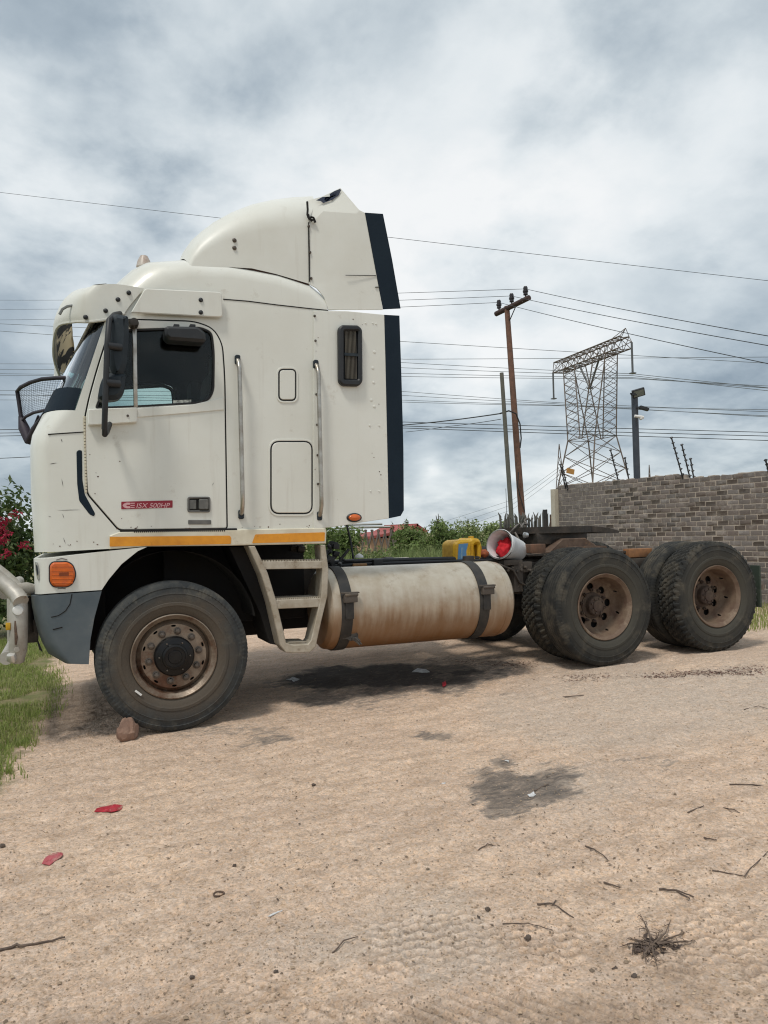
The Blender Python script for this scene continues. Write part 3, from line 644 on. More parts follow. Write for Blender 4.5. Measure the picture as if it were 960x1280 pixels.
for j in range(1, 18):
    v_ = j/18; mb.tube([arc(topc, i/8).lerp(arc(botc, i/8), v_) for i in range(9)], .0011, 3, False)
mb.build('wire_mesh', SCREENW, isc, kind='stuff')

# ---- lower front: lamp panel, bumper, lamps
BY = .035
LP = [((60, 698), (42, 698), .18), ((60, 742), (43.5, 742), .18), ((127, 737.5), (127, 737.5), .02), ((136, 724), (136, 724), .02), ((152, 705), (152, 705), .02), ((172, 689), (172, 689), .02), ((184, 683.5), (184, 683.5), .02), ((137, 688.5), (137, 688.5), .02)]
s1 = PL([a for a, b, c in LP], BY); d1 = [c for a, b, c in LP]; c1 = Cp([b for a, b, c in LP], d1, BY)
mb = MB(); loft(mb, s1, c1, d1, BY, 2.5-BY, 7); lamp = mb.build('lamp_panel', PAINT2, TRUCK, smooth=.5)
GB = [((60, 743.5), (38.5, 743.5), .22), ((60, 757), (40, 757), .22), ((62, 773), (43, 773), .22), ((66, 788), (47, 788), .22), ((71, 802), (52.5, 802), .22), ((78, 815.5), (60, 816), .2), ((90, 829.5), (80, 827), .15), ((111, 830.5), (111, 830), .02), ((113, 800), (113, 800), .02), ((118, 772), (118, 772), .02), ((127, 739), (127, 739), .02)]
s1 = PL([a for a, b, c in GB], BY-.008); d1 = [c for a, b, c in GB]; c1 = Cp([b for a, b, c in GB], d1, BY-.008)
mb = MB(); loft(mb, s1, c1, d1, BY-.008, 2.508-BY, 7); bump = mb.build('bumper', GREYBUMP, TRUCK, smooth=.5)
mb = MB(); mb.tube([pt(x, y, BY-.0085) for x, y in ((64, 771.5), (73, 769.5), (82, 763.5), (87.5, 755), (90, 742.5))], .0035, 5); mb.build('panel_seam', DARK, bump)
mb = MB(); mb.tube([pt(66, 787, BY-.009), pt(78, 784, BY-.009)], .004, 5); mb.build('scuff_mark', DARK, bump)
mb = MB(); mb.plate(PL([(47, 800), (52, 812), (53, 815), (49, 812), (46.5, 803)], .3), .3, .34); mb.build('towing_flap', BLACK, bump)
ip = rpoly(PL([(62.5, 707), (66, 703), (84, 702.5), (90, 706), (93.5, 714), (93.5, 722), (90, 729.5), (84, 733), (67, 733), (62.5, 727)], BY), .03)
mb = MB(); mb.plate(grow(ip, .008), BY-.006, BY+.002, bev=.002); il = mb.build('indicator_lamp', BLACK, TRUCK, smooth=.5)
mb = MB(); mb.plate(ip, BY-.024, BY-.004, bev=.012); lens = mb.build('lens', AMBER, il, smooth=.7)
for k in range(5):
    a = pt(64.5, 708+k*5.2, BY-.0245); b = pt(91.5, 708+k*5.2, BY-.0245); mb = MB(); mb.bar(a, b, .004); mb.build('lens_rib', AMBER, il)
mb = MB(); mb.plate(PL([(74, 715.5), (86, 715), (86, 719.5), (74, 720)], BY), BY-.0275, BY-.0235); mb.build('reflector', pmat('amber_dark', (.22, .04, .004), None, .3), il)
mb = MB()
hc = [(43.6, 702), (46, 702), (48.5, 709), (50, 720), (49, 726), (46.5, 724), (44.5, 714)]
mb.plate(rpoly(PL(hc, BY+.05), .015), BY+.028, BY+.10, bev=.006); hl = mb.build('headlamp', CHROME, TRUCK, smooth=.6)
mb = MB(); mb.plate(rpoly(PL([(44.8, 706), (46.8, 707), (48.2, 717), (46.8, 720), (45.3, 713)], BY+.03), .01), BY+.024, BY+.034); mb.build('reflector', MIRR, hl)
mb = MB(); mb.tube([pt(x, y, BY-.002) for x, y in ((70, 700), (77, 697.8), (84, 699.5))], .003, 4); mb.tube([pt(x, y, BY-.002) for x, y in ((72, 736), (78, 735.3), (82, 736))], .003, 4); mb.build('scuff_mark', SCUFF, lamp)

# ---- sill, reflective strips
mb = MB(); mb.plate(PL([(137, 669.5), (150, 664.6), (407, 659.8), (408, 664), (407.5, 679.5), (290, 682), (184, 683), (137, 686.5)], .045), .040, .30, bev=.006); sill = mb.build('sill', SILL, TRUCK, smooth=.5)
mb = MB(); mb.plate(rpoly(PL([(137, 671), (287, 669.5), (289, 672), (288.5, 680), (137, 683.2)], .04), .008), .037, .0405); mb.build('reflective_strip', ORANGE, sill)
mb = MB(); mb.plate(rpoly(PL([(319, 668), (406, 665.3), (405.5, 676.5), (315, 679)], .04), .008), .037, .0405); mb.build('reflective_strip', ORANGE, sill)
mb = MB(); mb.tube([pt(150, 663.5, .05), pt(215, 663.5, .05), pt(296, 661.8, .05)], .010, 6)
for k in range(46): mb.box(pt(168+k*2.5, 664.6-k*.03, .045), (.008, .012, .014))
mb.build('ribbed_step_edge', DARK, sill)

# ---- step ladder
rail1 = PL([(310, 683), (318, 682.5), (334, 716), (345, 752), (357, 803), (365, 806), (366, 816), (356, 815), (349, 806), (337, 754), (326, 719)], .05)
rail2 = PL([(400, 681), (406, 681), (410, 712), (408.5, 745), (401, 776), (394, 808), (387, 815), (364, 816), (364, 806), (384, 805), (388, 800), (395, 770), (401, 744), (402.5, 712)], .05)
mb = MB(); mb.plate(rail1, .03, .20, bev=.006); mb.plate(rail2, .032, .202, bev=.006); sf = mb.build('step_frame', STEPM, TRUCK, smooth=.4)
for q in (((326, 702), (404, 701), (404, 710.5), (330, 711.5)), ((341, 750), (402, 747.5), (400, 758.5), (344, 761)), ((357, 805), (386, 804), (385, 813), (361, 815))):
    mb = MB(); pp = PL(q, .06); mb.plate(pp, .042, .30, bev=.004)
    xs = [p[0] for p in pp]; zt = pp[0][1]; x0_, x1_ = min(xs)+.02, max(xs)-.02
    for k in range(22): mb.box((x0_+(x1_-x0_)*k/21, .17, pp[0][1]+(pp[1][1]-pp[0][1])*k/21+.004), (.010, .24, .014))
    mb.build('step', STEPM, sf, smooth=.4)
mb = MB(); mb.plate(PL([(284, 684), (312, 684), (350, 806), (334, 803), (322, 765)], .30), .215, .62); mb.build('mudguard', DARK, TRUCK)
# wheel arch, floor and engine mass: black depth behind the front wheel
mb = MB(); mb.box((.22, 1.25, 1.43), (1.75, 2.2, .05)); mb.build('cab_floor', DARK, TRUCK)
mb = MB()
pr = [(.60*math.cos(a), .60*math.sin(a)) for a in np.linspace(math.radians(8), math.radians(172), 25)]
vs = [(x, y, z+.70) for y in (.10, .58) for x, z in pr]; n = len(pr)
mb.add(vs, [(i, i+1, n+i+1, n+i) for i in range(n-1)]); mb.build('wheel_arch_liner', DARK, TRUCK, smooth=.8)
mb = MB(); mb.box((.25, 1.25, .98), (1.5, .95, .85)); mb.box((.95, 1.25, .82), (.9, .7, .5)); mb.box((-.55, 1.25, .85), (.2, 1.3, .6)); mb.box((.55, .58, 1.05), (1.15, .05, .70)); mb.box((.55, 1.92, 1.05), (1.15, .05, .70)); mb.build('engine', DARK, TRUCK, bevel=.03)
mb = MB(); mb.tube([(0, .30, .53), (0, 2.2, .53)], .07, 10); mb.tube([(0, .55, .42), (0, 1.95, .42)], .06, 8); mb.build('front_axle', DARK, TRUCK)
for i, (x, y, z) in enumerate(((372, 686, .45), (363, 685, .5))):
    mb = MB(); mb.tube([pt(x, y, z), pt(x+8, y+1, z)], .03, 8); mb.build('pipe_end', GREASE, TRUCK, smooth=.8)

# ---- fuel tank
TR_, TYc, TZ = .335, .365, .785
xl, xr = P(404, 760, .15)[0], P(624, 745, .36)[0]
prof = [(0, xl+.0), (.20, xl+.004), (.29, xl+.02), (.325, xl+.05), (TR_, xl+.10)] + [(TR_, x) for x in np.linspace(xl+.13, xr-.13, 9)] + [(TR_, xr-.10), (.325, xr-.05), (.29, xr-.02), (.20, xr-.004), (0, xr)]
def tank(yc):
    mb = MB(); mb.lathe(prof, (0, yc, TZ), 56, axis='X'); tk = mb.build('fuel_tank', TANK, TRUCK, smooth=.5)
    mb = MB()
    for x in (xl+.12, xr-.115): mb.lathe([(TR_-.002, x-.006), (TR_+.0025, x-.004), (TR_+.0025, x+.004), (TR_-.002, x+.006)], (0, yc, TZ), 56, axis='X')
    mb.build('weld_seam', TANK, tk, smooth=.7)
    for px in (434, 606):
        x = P(px, 755, .03)[0]; w = .045
        mb = MB(); mb.lathe([(TR_-.004, x-w), (TR_+.010, x-w), (TR_+.012, x), (TR_+.010, x+w), (TR_-.004, x+w)], (0, yc, TZ), 56, axis='X'); s_ = mb.build('tank_strap', STRAP, tk, smooth=.6)
        sg = -1 if yc < 1 else 1
        for dz, hh in ((.10, .055), (.0, .035)):
            mb = MB(); a = math.radians(16) if dz else math.radians(3); cy_, cz_ = yc+sg*(TR_+.03)*math.cos(a), TZ+(TR_+.03)*math.sin(a)
            if dz: mb.box((x+.02, cy_, cz_), (.11, .05, .06)); mb.box((x+.02, cy_+.0*sg, cz_+.045), (.15, .035, .012)); mb.tube([(x-.03, cy_+sg*.02, cz_+.03), (x+.08, cy_+sg*.02, cz_+.03)], .012, 8); mb.build('strap_clamp', CHAS, s_, bevel=.006)
            else: mb.box((x+.015, cy_+sg*-.02, cz_-.01), (.07, .022, .14)); mb.build('strap_buckle', STRAP, s_, bevel=.006)
    return tk
tk = tank(TYc); tank(2.5-TYc)
mb = MB(); rr = random.Random(4)                       # frayed rubber hanging off the front strap
for k in range(14):
    a = pt(437+rr.uniform(-4, 4), 794+rr.uniform(-3, 3), .10); mb.box(a, (.05+rr.random()*.05, .015, .02+rr.random()*.04), Matrix.Rotation(rr.uniform(-.9, .9), 3, 'Y') @ Matrix.Rotation(rr.uniform(-.5, .5), 3, 'Z'))
for k in range(5):
    a = pt(441, 798, .08); b = pt(448+rr.uniform(-3, 9), 803+rr.uniform(-3, 4), .05); mb.tube([a, (a+b)/2+Vector((0, 0, .01)), b], [.014, .012, .004], 5)
mb.build('frayed_strap_end', pmat('frayed', (.055, .05, .045), (.12, .105, .09), .85, 0, 25), tk)
mb = MB(); a = pt(590, 704, .36); mb.lathe([(0, .055), (.05, .05), (.055, 0), (.055, -.03)], (a.x, TYc+.06, TZ+TR_-.0), 16, axis='Z'); mb.build('filler_cap', GREASE, tk, smooth=.7)

# ---- chassis
def rail(y):
    top, h = 1.10, .27; x0_, x1_ = -.7, 5.9; t_ = .012; fl = .085; sg = 1 if y < 1.25 else -1
    mb = MB(); mb.box(((x0_+x1_)/2, y, top-h/2-.0), (x1_-x0_, t_, h)); mb.box(((x0_+x1_)/2, y+sg*fl/2, top-t_/2), (x1_-x0_, fl, t_)); mb.box(((x0_+x1_)/2, y+sg*fl/2, top-h+t_/2), (x1_-x0_, fl, t_))
    return mb.build('chassis_rail', CHAS, TRUCK)
rail(.80); rail(1.70)
for x in (1.45, 2.6, 3.15, 4.45, 5.75):
    mb = MB(); mb.box((x, 1.25, .98), (.16, .87, .17)); mb.build('cross_member', CHAS, TRUCK, bevel=.008)
# black air pipe and hoses above the tank
mb = MB(); mb.tube([pt(x, y, .70) for x, y in ((408, 704), (440, 701.5), (480, 700.5), (540, 699), (600, 697.5), (626, 697))], .020, 8); mb.tube([pt(x, y, .66) for x, y in ((408, 708), (470, 704.5), (560, 701.5), (625, 699.5))], .014, 8); mb.build('air_pipe', BLACK, TRUCK, smooth=1)
mb = MB(); mb.tube([pt(441, 707, .62), pt(458, 706.5, .62)], .018, 8); mb.build('hose_sleeve', pmat('hose_orange', (.32, .17, .06), (.2, .1, .04), .7), TRUCK, smooth=1)
mb = MB(); mb.box(pt(472, 703, .62), (.09, .05, .06)); mb.build('hose_clamp', BLACK, TRUCK, bevel=.008)
# valve manifold behind the steps
rr = random.Random(11); mb = MB()
for k in range(16):
    a = pt(417+rr.uniform(-6, 8), 690+rr.uniform(-11, 15), .55+rr.uniform(-.05, .1)); s_ = rr.uniform(.03, .075)
    (mb.box(a, (s_, s_, s_*.8), Matrix.Rotation(rr.random(), 3, 'Y')) if k % 2 else mb.tube([a, a+Vector((rr.uniform(-.08, .1), rr.uniform(-.1, .1), rr.uniform(-.06, .1)))], s_*.33, 8))
mb.tube([pt(424, 697, .6), pt(432, 701, .6), pt(442, 700.5, .62)], .012, 6); mb.build('air_valve', BLACK, TRUCK, bevel=.005)
mb = MB(); a = pt(449, 697, .8); mb.lathe([(0, .04), (.035, .02), (.04, 0)], a, 12, axis='Z'); mb.build('white_cap', BUCKET, TRUCK, smooth=.8)
mb = MB(); mb.tube([pt(433, 654, .9), pt(438, 675, .9), pt(442, 700, .85)], .010, 6); mb.build('cable', BLACK, TRUCK)
# bracket cluster between the tank and the drive axles
mb = MB(); a = pt(643, 712, .62); mb.box((a.x+.02, .68, a.z-.06), (.10, .2, .30)); mb.box((a.x-.06, .62, a.z+.07), (.16, .10, .05)); mb.box((a.x+.10, .66, a.z+.02), (.18, .12, .10)); mb.box((a.x+.16, .7, a.z-.12), (.22, .1, .24))
for k in range(7): mb.tube([(a.x-.1+k*.05, .56, a.z+.02*math.sin(k*2)), (a.x-.1+k*.05, .62, a.z+.02*math.sin(k*2))], .016, 6)
mb.tube([(a.x-.2, .58, a.z+.06), (a.x-.05, .56, a.z+.0), (a.x+.02, .57, a.z-.12), (a.x+.2, .6, a.z-.2)], .013, 6); mb.build('spring_bracket', CHAS, TRUCK, bevel=.008)
# drive axles, springs, shaft
for x, z in ((3.79, .678), (5.13, .708)):
    mb = MB(); mb.tube([(x, .25, z), (x, 2.25, z)], .085, 12); mb.lathe([(0, -.22), (.12, -.2), (.2, -.08), (.21, .05), (.15, .16), (0, .2)], (x, 1.25, z), 18); mb.build('drive_axle', DARK, TRUCK, smooth=.7)
mb = MB(); mb.tube([(1.2, 1.25, .85), (3.6, 1.25, .72)], .06, 10); mb.tube([(3.8, 1.25, .75), (5.0, 1.25, .74)], .05, 10); mb.build('drive_shaft', DARK, TRUCK, smooth=.8)
for y in (.72, 1.78):
    mb = MB(); mb.tube([(3.2, y, .86), (3.6, y, .80), (4.45, y, .86), (5.2, y, .80), (5.7, y, .88)], .05, 6); mb.build('leaf_spring', CHAS, TRUCK)
# ---- fifth wheel coupling
fc = (4.02, 1.25)
zf = pt(700, 662, 1.0).z
pol = []
for a in np.linspace(math.radians(35), math.radians(325), 30): pol.append((fc[0]-.02+.50*math.cos(a), fc[1]+.46*math.sin(a)))
pol += [(fc[0]+.55, fc[1]-.30), (fc[0]+.78, fc[1]-.22), (fc[0]+.80, fc[1]-.10), (fc[0]+.35, fc[1]-.06), (fc[0]+.12, fc[1]-.045), (fc[0]+.08, fc[1]), (fc[0]+.12, fc[1]+.045), (fc[0]+.35, fc[1]+.06), (fc[0]+.80, fc[1]+.10), (fc[0]+.78, fc[1]+.22), (fc[0]+.55, fc[1]+.30)]
tri = tessellate_polygon([[Vector((x, y, 0)) for x, y in pol]])
def drop(x): return -max(0, x-(fc[0]+.42))*.16
mb = MB(); n = len(pol)
mb.add([(x, y, zf+.032+drop(x)) for x, y in pol]+[(x, y, zf-.034+drop(x)+max(0, x-fc[0]-.5)*.14) for x, y in pol], [tuple(q) for q in tri]+[tuple(n+i for i in q[::-1]) for q in tri]+[(i, (i+1) % n, n+(i+1) % n, n+i) for i in range(n)])
fwh = mb.build('fifth_wheel', GREASE, TRUCK)
mb = MB(); mb.box((fc[0]-.05, 1.25, zf-.09), (.62, .72, .12)); mb.build('jaw_housing', GREASE, fwh, bevel=.02)
for y in (.86, 1.64):
    mb = MB(); mb.plate([(fc[0]-.42, zf-.235), (fc[0]-.28, zf-.21), (fc[0]-.12, zf-.09), (fc[0]+.16, zf-.09), (fc[0]+.34, zf-.2), (fc[0]+.46, zf-.235)], y-.07, y+.07, bev=.01); mb.build('pedestal', RUST, fwh, smooth=.5)
mb = MB(); mb.box((fc[0]+.1, 1.25, zf-.245), (1.5, 1.06, .018)); mb.build('mounting_plate', CHAS, fwh)
zr_ = pt(728, 690.5, .72).z
for k in range(3):
    x = pt(716+k*15, 686, .72).x
    mb = MB(); mb.plate([(x-.062, zr_), (x-.038, zr_+.062), (x+.038, zr_+.062), (x+.062, zr_), (x+.045, zr_), (x+.026, zr_+.044), (x-.026, zr_+.044), (x-.045, zr_)], .62, .82); mb.build('rib_bracket', RUST, fwh)
mb = MB(); mb.box((fc[0]+.1, .74, zf-.36), (1.7, .16, .09)); mb.build('sub_frame', CHAS, TRUCK, bevel=.008)
mb = MB(); mb.box(pt(669, 685.5, .62), (.16, .12, .085)); mb.build('spacer_block', pmat('block_rust', (.17, .085, .05), (.10, .06, .04), .85, 0, 12), TRUCK, bevel=.008)
mb = MB(); mb.box(pt(797, 691, .72), (.30, .10, .09)); mb.build('spacer_block', pmat('block_orange', (.33, .15, .06), (.2, .10, .05), .85, 0, 12), TRUCK, bevel=.008)
# tangle of hoses by the coupling
rr = random.Random(5)
for k in range(9):
    p0 = pt(rr.uniform(642, 652), rr.uniform(655, 668), 1.0+rr.uniform(-.1, .3)); mb = MB()
    pts = [p0]
    for j in range(6): pts.append(pts[-1]+Vector((rr.uniform(-.03, .06), rr.uniform(-.06, .06), rr.uniform(-.09, .05))))
    mb.tube(pts, .011, 6); mb.build('air_hose', pmat('hose_grey', (.10, .095, .09), (.2, .18, .16), .7, 0, 20) if k == 0 else MATS['hose_grey'], TRUCK, smooth=1.2)
mb = MB(); mb.lathe([(0, .04), (.025, .035), (.032, 0), (.0, -.02)], pt(655.5, 669, .9), 12, axis='X'); mb.build('hose_coupling', CHROME, TRUCK, smooth=.8)
# rear: mud flap with tail lamp, cross beam
mb = MB(); mb.box((5.74, .30, .77), (.02, .50, .42)); mf = mb.build('mud_flap', pmat('flap_green', (.03, .045, .032), (.05, .06, .045), .8, 0, 8), TRUCK)
mb = MB(); mb.box((5.77, .14, .78), (.06, .16, .10)); mb.build('tail_lamp', pmat('tail_lens', (.09, .06, .05), (.2, .18, .14), .4, 0, 20), mf, bevel=.01)
mb = MB(); mb.box((5.74, 1.25, 1.0), (.08, 1.5, .10)); mb.build('rear_beam', CHAS, TRUCK, bevel=.01)

# ---- bull bar
mb = MB(); post = [pt(24, 742, .14), pt(23.5, 760, .12), pt(23, 790, .12), pt(22.5, 812, .13), pt(21.5, 826, .16)]
mb.tube(post, [.050, .058, .060, .058, .045], 16); bb = mb.build('bull_bar', ALU, TRUCK, smooth=1.0)
mb = MB(); mb.tube([pt(26, 752, .06), pt(22, 745, .10), pt(12, 735, .15), pt(-2, 724, .18), pt(-30, 700, .20)], .052, 16); mb.build('upper_tube', ALU, bb, smooth=1.0)
mb = MB(); mb.tube([pt(27, 741, .32), pt(16, 729, .34), pt(6, 720, .36), pt(-20, 700, .4)], .042, 16); mb.build('upper_tube', ALU, bb, smooth=1.0)
mb = MB(); mb.tube([pt(15, 741, .16), pt(24, 737, .20), pt(33, 735.5, .25), pt(42, 738, .30), pt(46, 742, .36)], .044, 16); mb.build('cross_tube', ALU, bb, smooth=1.0)
mb = MB(); a = pt(22.5, 763, .06); mb.lathe([(0, -.012), (.030, -.008), (.036, .01), (.036, .03)], a, 16); mb.build('tube_cap', WHITE, bb, smooth=.7)
mb = MB(); a = pt(21, 812, .07); mb.lathe([(0, -.006), (.018, -.004), (.020, .006)], a, 12); mb.build('stud', ALU, bb, smooth=.7)
mb = MB(); mb.tube([pt(13.5, 818, .075), pt(14.5, 823, .085), pt(17, 826.5, .10)], [.026, .034, .02], 12); mb.build('bare_end', pmat('bare_alloy', (.72, .70, .66), None, .35, .5), bb, smooth=1.0)
mb = MB(); mb.tube([pt(19, 776, .068), pt(19.5, 785, .066), pt(20.5, 797, .067), pt(19.5, 806, .067)], [.006, .010, .012, .006], 6); mb.build('rust_streak', RUST, bb, smooth=1.0)
mb = MB(); a = pt(10.2, 783, .085); mb.box(a, (.03, .02, .05)); mb.build('yellow_mark', YELLOW, bb, bevel=.006)
mb = MB(); mb.tube([pt(33, 745, .35), pt(34, 770, .35), pt(35.5, 790, .35)], .045, 12); mb.box(pt(36, 788, .4), (.12, .15, .16)); mb.build('mount', GREASE, bb, smooth=.7)
for y in (1.25, 2.3):
    mb = MB(); mb.tube([(-1.12, y, 1.0), (-1.12, y, .55)], .055, 12); mb.build('upright', ALU, bb, smooth=1.0)
mb = MB(); mb.tube([(-1.11, .16, .60), (-1.11, 2.34, .60)], .045, 12); mb.tube([(-1.13, .34, 1.03), (-1.13, 2.2, 1.03)], .042, 12); mb.build('cross_tube', ALU, bb, smooth=1.0)

# ============================================================ WHEELS
R0, TW = .54, .285
def tyre_mesh(name, mat, lug):
    nth, prof = 324, []
    side = [(.292, .040), (.300, .030), (.320, .014), (.350, .004), (.362, .0015), (.366, -.002), (.385, -.001), (.389, .0035), (.430, .001), (.446, .002), (.449, -.001), (.455, .003), (.462, .005), (.490, .012), (.494, .0085), (.506, .013), (.520, .021), (.531, .031)]
    ntr = 29
    tread = [(R0-.002 - .004*abs(u)**2.5*1.0, TW/2+u*(TW/2-.034)) for u in np.linspace(-1, 1, ntr)]
    prof = side + tread + [(r, TW-y) for r, y in side[::-1]]
    prof += [(.280, TW-.05), (.280, .05)]
    k = len(prof); ns = len(side); vs = np.zeros((nth, k, 3))
    th = np.arange(nth)/nth*2*math.pi
    for q, (r, y) in enumerate(prof):
        rr_ = np.full(nth, r)
        if ns <= q < ns+ntr:
            u = (q-ns)/(ntr-1)
            if lug:
                g = 0.0*th
                rowi = int(u*5); fr = (u*5) % 1
                ph = (th/(2*math.pi)*54 + rowi*.5 + .22*math.sin(6.28*fr)) % 1
                g = np.where(ph < .34, .017, 0.0)
                if (q-ns) in (6, 11, 12, 17, 22): g = g*0+.015
            else:
                g = np.where(((th/(2*math.pi)*108) % 1 < .25) & (abs(u-.5) > .44), .006, 0.0)
                if (q-ns) in (5, 10, 14, 18, 23): g = g*0+.012
            rr_ = rr_-g
        elif lug and (q in (ns-1, ns-2, ns-3) or q in (ns+ntr, ns+ntr+1, ns+ntr+2)):
            ph = (th/(2*math.pi)*54) % 1; rr_ = rr_-np.where(ph < .34, .013, 0)
        vs[:, q, 0] = rr_*np.cos(th); vs[:, q, 1] = y; vs[:, q, 2] = rr_*np.sin(th)
    for q in range(k):
        if .488 < prof[q][0] < .522 and q < ns+ntr+ns and not ns <= q < ns+ntr:
            vs[:, q, 1] += np.where((th/(2*math.pi)*108) % 1 < .5, .0035, 0)*(-1 if q < ns else 1)
    V = vs.reshape(-1, 3)
    i = np.arange(nth)[:, None]; j = np.arange(k)[None, :]; i2 = (i+1) % nth; j2 = (j+1) % k
    F = np.stack([i*k+j, i*k+j2, i2*k+j2, i2*k+j], -1).reshape(-1, 4)
    me = bpy.data.meshes.new(name); me.from_pydata(V.tolist(), [], F.tolist()); me.materials.append(mat)
    me.polygons.foreach_set('use_smooth', [True]*len(me.polygons)); me.set_sharp_from_angle(angle=.6)
    return me
ME_TF = tyre_mesh('front_tyre', TYREF, False); ME_TL = tyre_mesh('lug_tyre', TYRE, True); ME_TR = tyre_mesh('rib_tyre', TYRE, False)
def disc(mb, ro, ri, y, holes, rh, nh=10, sx=1.0, thick=.012):       # annulus with round hand holes
    outer = [(ro*math.cos(a), ro*math.sin(a)) for a in np.linspace(0, 2*math.pi, 49)[:-1]]
    inner = [(ri*math.cos(a), ri*math.sin(a)) for a in np.linspace(0, 2*math.pi, 33)[:-1]]
    hl = []
    for k in range(nh):
        a = 2*math.pi*(k+.5)/nh; cxh, czh = holes*math.cos(a), holes*math.sin(a)
        hl.append([(cxh+rh*(math.cos(b)*math.cos(a)-sx*math.sin(b)*math.sin(a)), czh+rh*(math.cos(b)*math.sin(a)+sx*math.sin(b)*math.cos(a))) for b in np.linspace(0, 2*math.pi, 15)[:-1]])
    mb.plate(outer, y, y+thick, [inner]+hl)
def wheel_front():
    w = bpy.data.objects.new('wheel', None); COL.objects.link(w)
    ty = bpy.data.objects.new('tyre', ME_TF); COL.objects.link(ty); ty.parent = w
    mb = MB(); mb.lathe([(.300, .052), (.3035, .030), (.3035, .016), (.296, .012), (.288, .020), (.280, .030), (.268, .040), (.262, .060), (.258, .095)], (0, 0, 0), 72)
    mb.lathe([(.258, .095), (.246, .082), (.232, .066), (.229, .060)], (0, 0, 0), 72); mb.lathe([(.258, .09), (.25, .2), (.28, .25)], (0, 0, 0), 40)
    disc(mb, .2295, .11, .056, .215, .008, 10, 2.2, .014)
    mb.build('rim', RIMF, w, smooth=.5, local=True)
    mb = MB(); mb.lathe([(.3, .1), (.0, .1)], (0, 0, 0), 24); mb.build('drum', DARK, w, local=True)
    mb = MB(); mb.lathe([(.142, .058), (.142, .028), (.132, .014), (.105, .006), (.092, .002), (.088, -.012), (.074, -.018), (.072, -.012), (.050, -.012), (.046, -.020), (.0, -.022)], (0, 0, 0), 40); mb.build('hub', HUBF, w, smooth=.5, local=True)
    for k in range(10):
        a = 2*math.pi*(k+.0)/10+.16; c = (.178*math.cos(a), 0, .178*math.sin(a))
        mb = MB(); mb.lathe([(.027, .056), (.027, .050), (.019, .048)], c, 14); mb.lathe([(.019, .050), (.018, .026), (.011, .024), (.011, .014), (.0, .012)], c, 6); mb.build('wheel_nut', NUT, w, local=True)
    for k in range(6):
        a = 2*math.pi*k/6; mb = MB(); mb.lathe([(.007, .006), (.006, -.004), (0, -.005)], (.108*math.cos(a), 0, .108*math.sin(a)), 6); mb.build('bolt', NUT, w, local=True)
    return w
def wheel_rear(tyre, outer=True):
    w = bpy.data.objects.new('wheel', None); COL.objects.link(w)
    ty = bpy.data.objects.new('tyre', tyre); COL.objects.link(ty); ty.parent = w
    mb = MB(); mb.lathe([(.300, .052), (.3035, .032), (.3035, .018), (.297, .013), (.288, .020), (.279, .032), (.270, .040), (.266, .060), (.262, .10), (.260, .17), (.247, .195), (.232, .213)], (0, 0, 0), 72)
    mb.lathe([(.260, .17), (.262, .26), (.28, .27)], (0, 0, 0), 40)
    disc(mb, .234, .09, .213, .176, .034, 8, 1.1, .012); mb.build('rim', RIMR, w, smooth=.5, local=True)
    if outer:
        mb = MB(); mb.lathe([(.28, .262), (.0, .262)], (0, 0, 0), 24); mb.build('drum', DARK, w, local=True)
        mb = MB(); mb.lathe([(.122, .215), (.120, .203), (.100, .196), (.092, .190), (.088, .145), (.080, .135), (.056, .130), (.052, .118), (.030, .114), (.0, .114)], (0, 0, 0), 32); mb.build('hub', HUBR, w, smooth=.5, local=True)
        for k in range(10):
            a = 2*math.pi*k/10+.1; mb = MB(); mb.lathe([(.017, .215), (.016, .19), (.009, .187), (.009, .172), (0, .171)], (.128*math.cos(a), 0, .146*math.sin(a)), 6); mb.build('wheel_nut', HUBR, w, local=True)
        for k in range(8):
            a = 2*math.pi*k/8; mb = MB(); mb.lathe([(.010, .137), (.009, .121), (0, .12)], (.068*math.cos(a), 0, .068*math.sin(a)), 6); mb.build('bolt', HUBR, w, local=True)
    return w
def put(w, x, y, z, spin, flip=False):
    w.parent = TRUCK; w.location = Vector((x, y, z))-origin(TRUCK)
    w.rotation_euler = (0, spin, math.pi if flip else 0); return w
wf = put(wheel_front(), -.016, .0, .543, .0)
mb = MB(); q = Vector((pt(173, 866, 0).x, -.004, pt(173, 866, 0).z)); mb.box((q.x+.016, q.y, q.z-.543), (.055, .006, .014), Matrix.Rotation(.72, 3, 'Y')); mb.build('paint_mark', WHITE, wf, local=True)
c = copy_tree(wf, TRUCK); put(c, -.016, 2.5, .543, .4, True)
for x_ in list(c.children):
    if x_.name.startswith('paint_mark'): bpy.data.objects.remove(x_)
wr = wheel_rear(ME_TR); wl = wheel_rear(ME_TL); wi = wheel_rear(ME_TL, False); wi2 = wheel_rear(ME_TR, False)
put(wr, 3.79, .0, .678, .3); put(wl, 5.13, .0, .703, .9); put(wi, 3.79, .325, .678, .2); put(wi2, 5.13, .325, .703, 1.3)
for src, x, z, y in ((wl, 3.79, .678, 2.5), (wr, 5.13, .703, 2.5), (wi2, 3.79, .678, 2.175), (wi, 5.13, .703, 2.175)):
    put(copy_tree(src, TRUCK), x, y, z, 1.7, True)
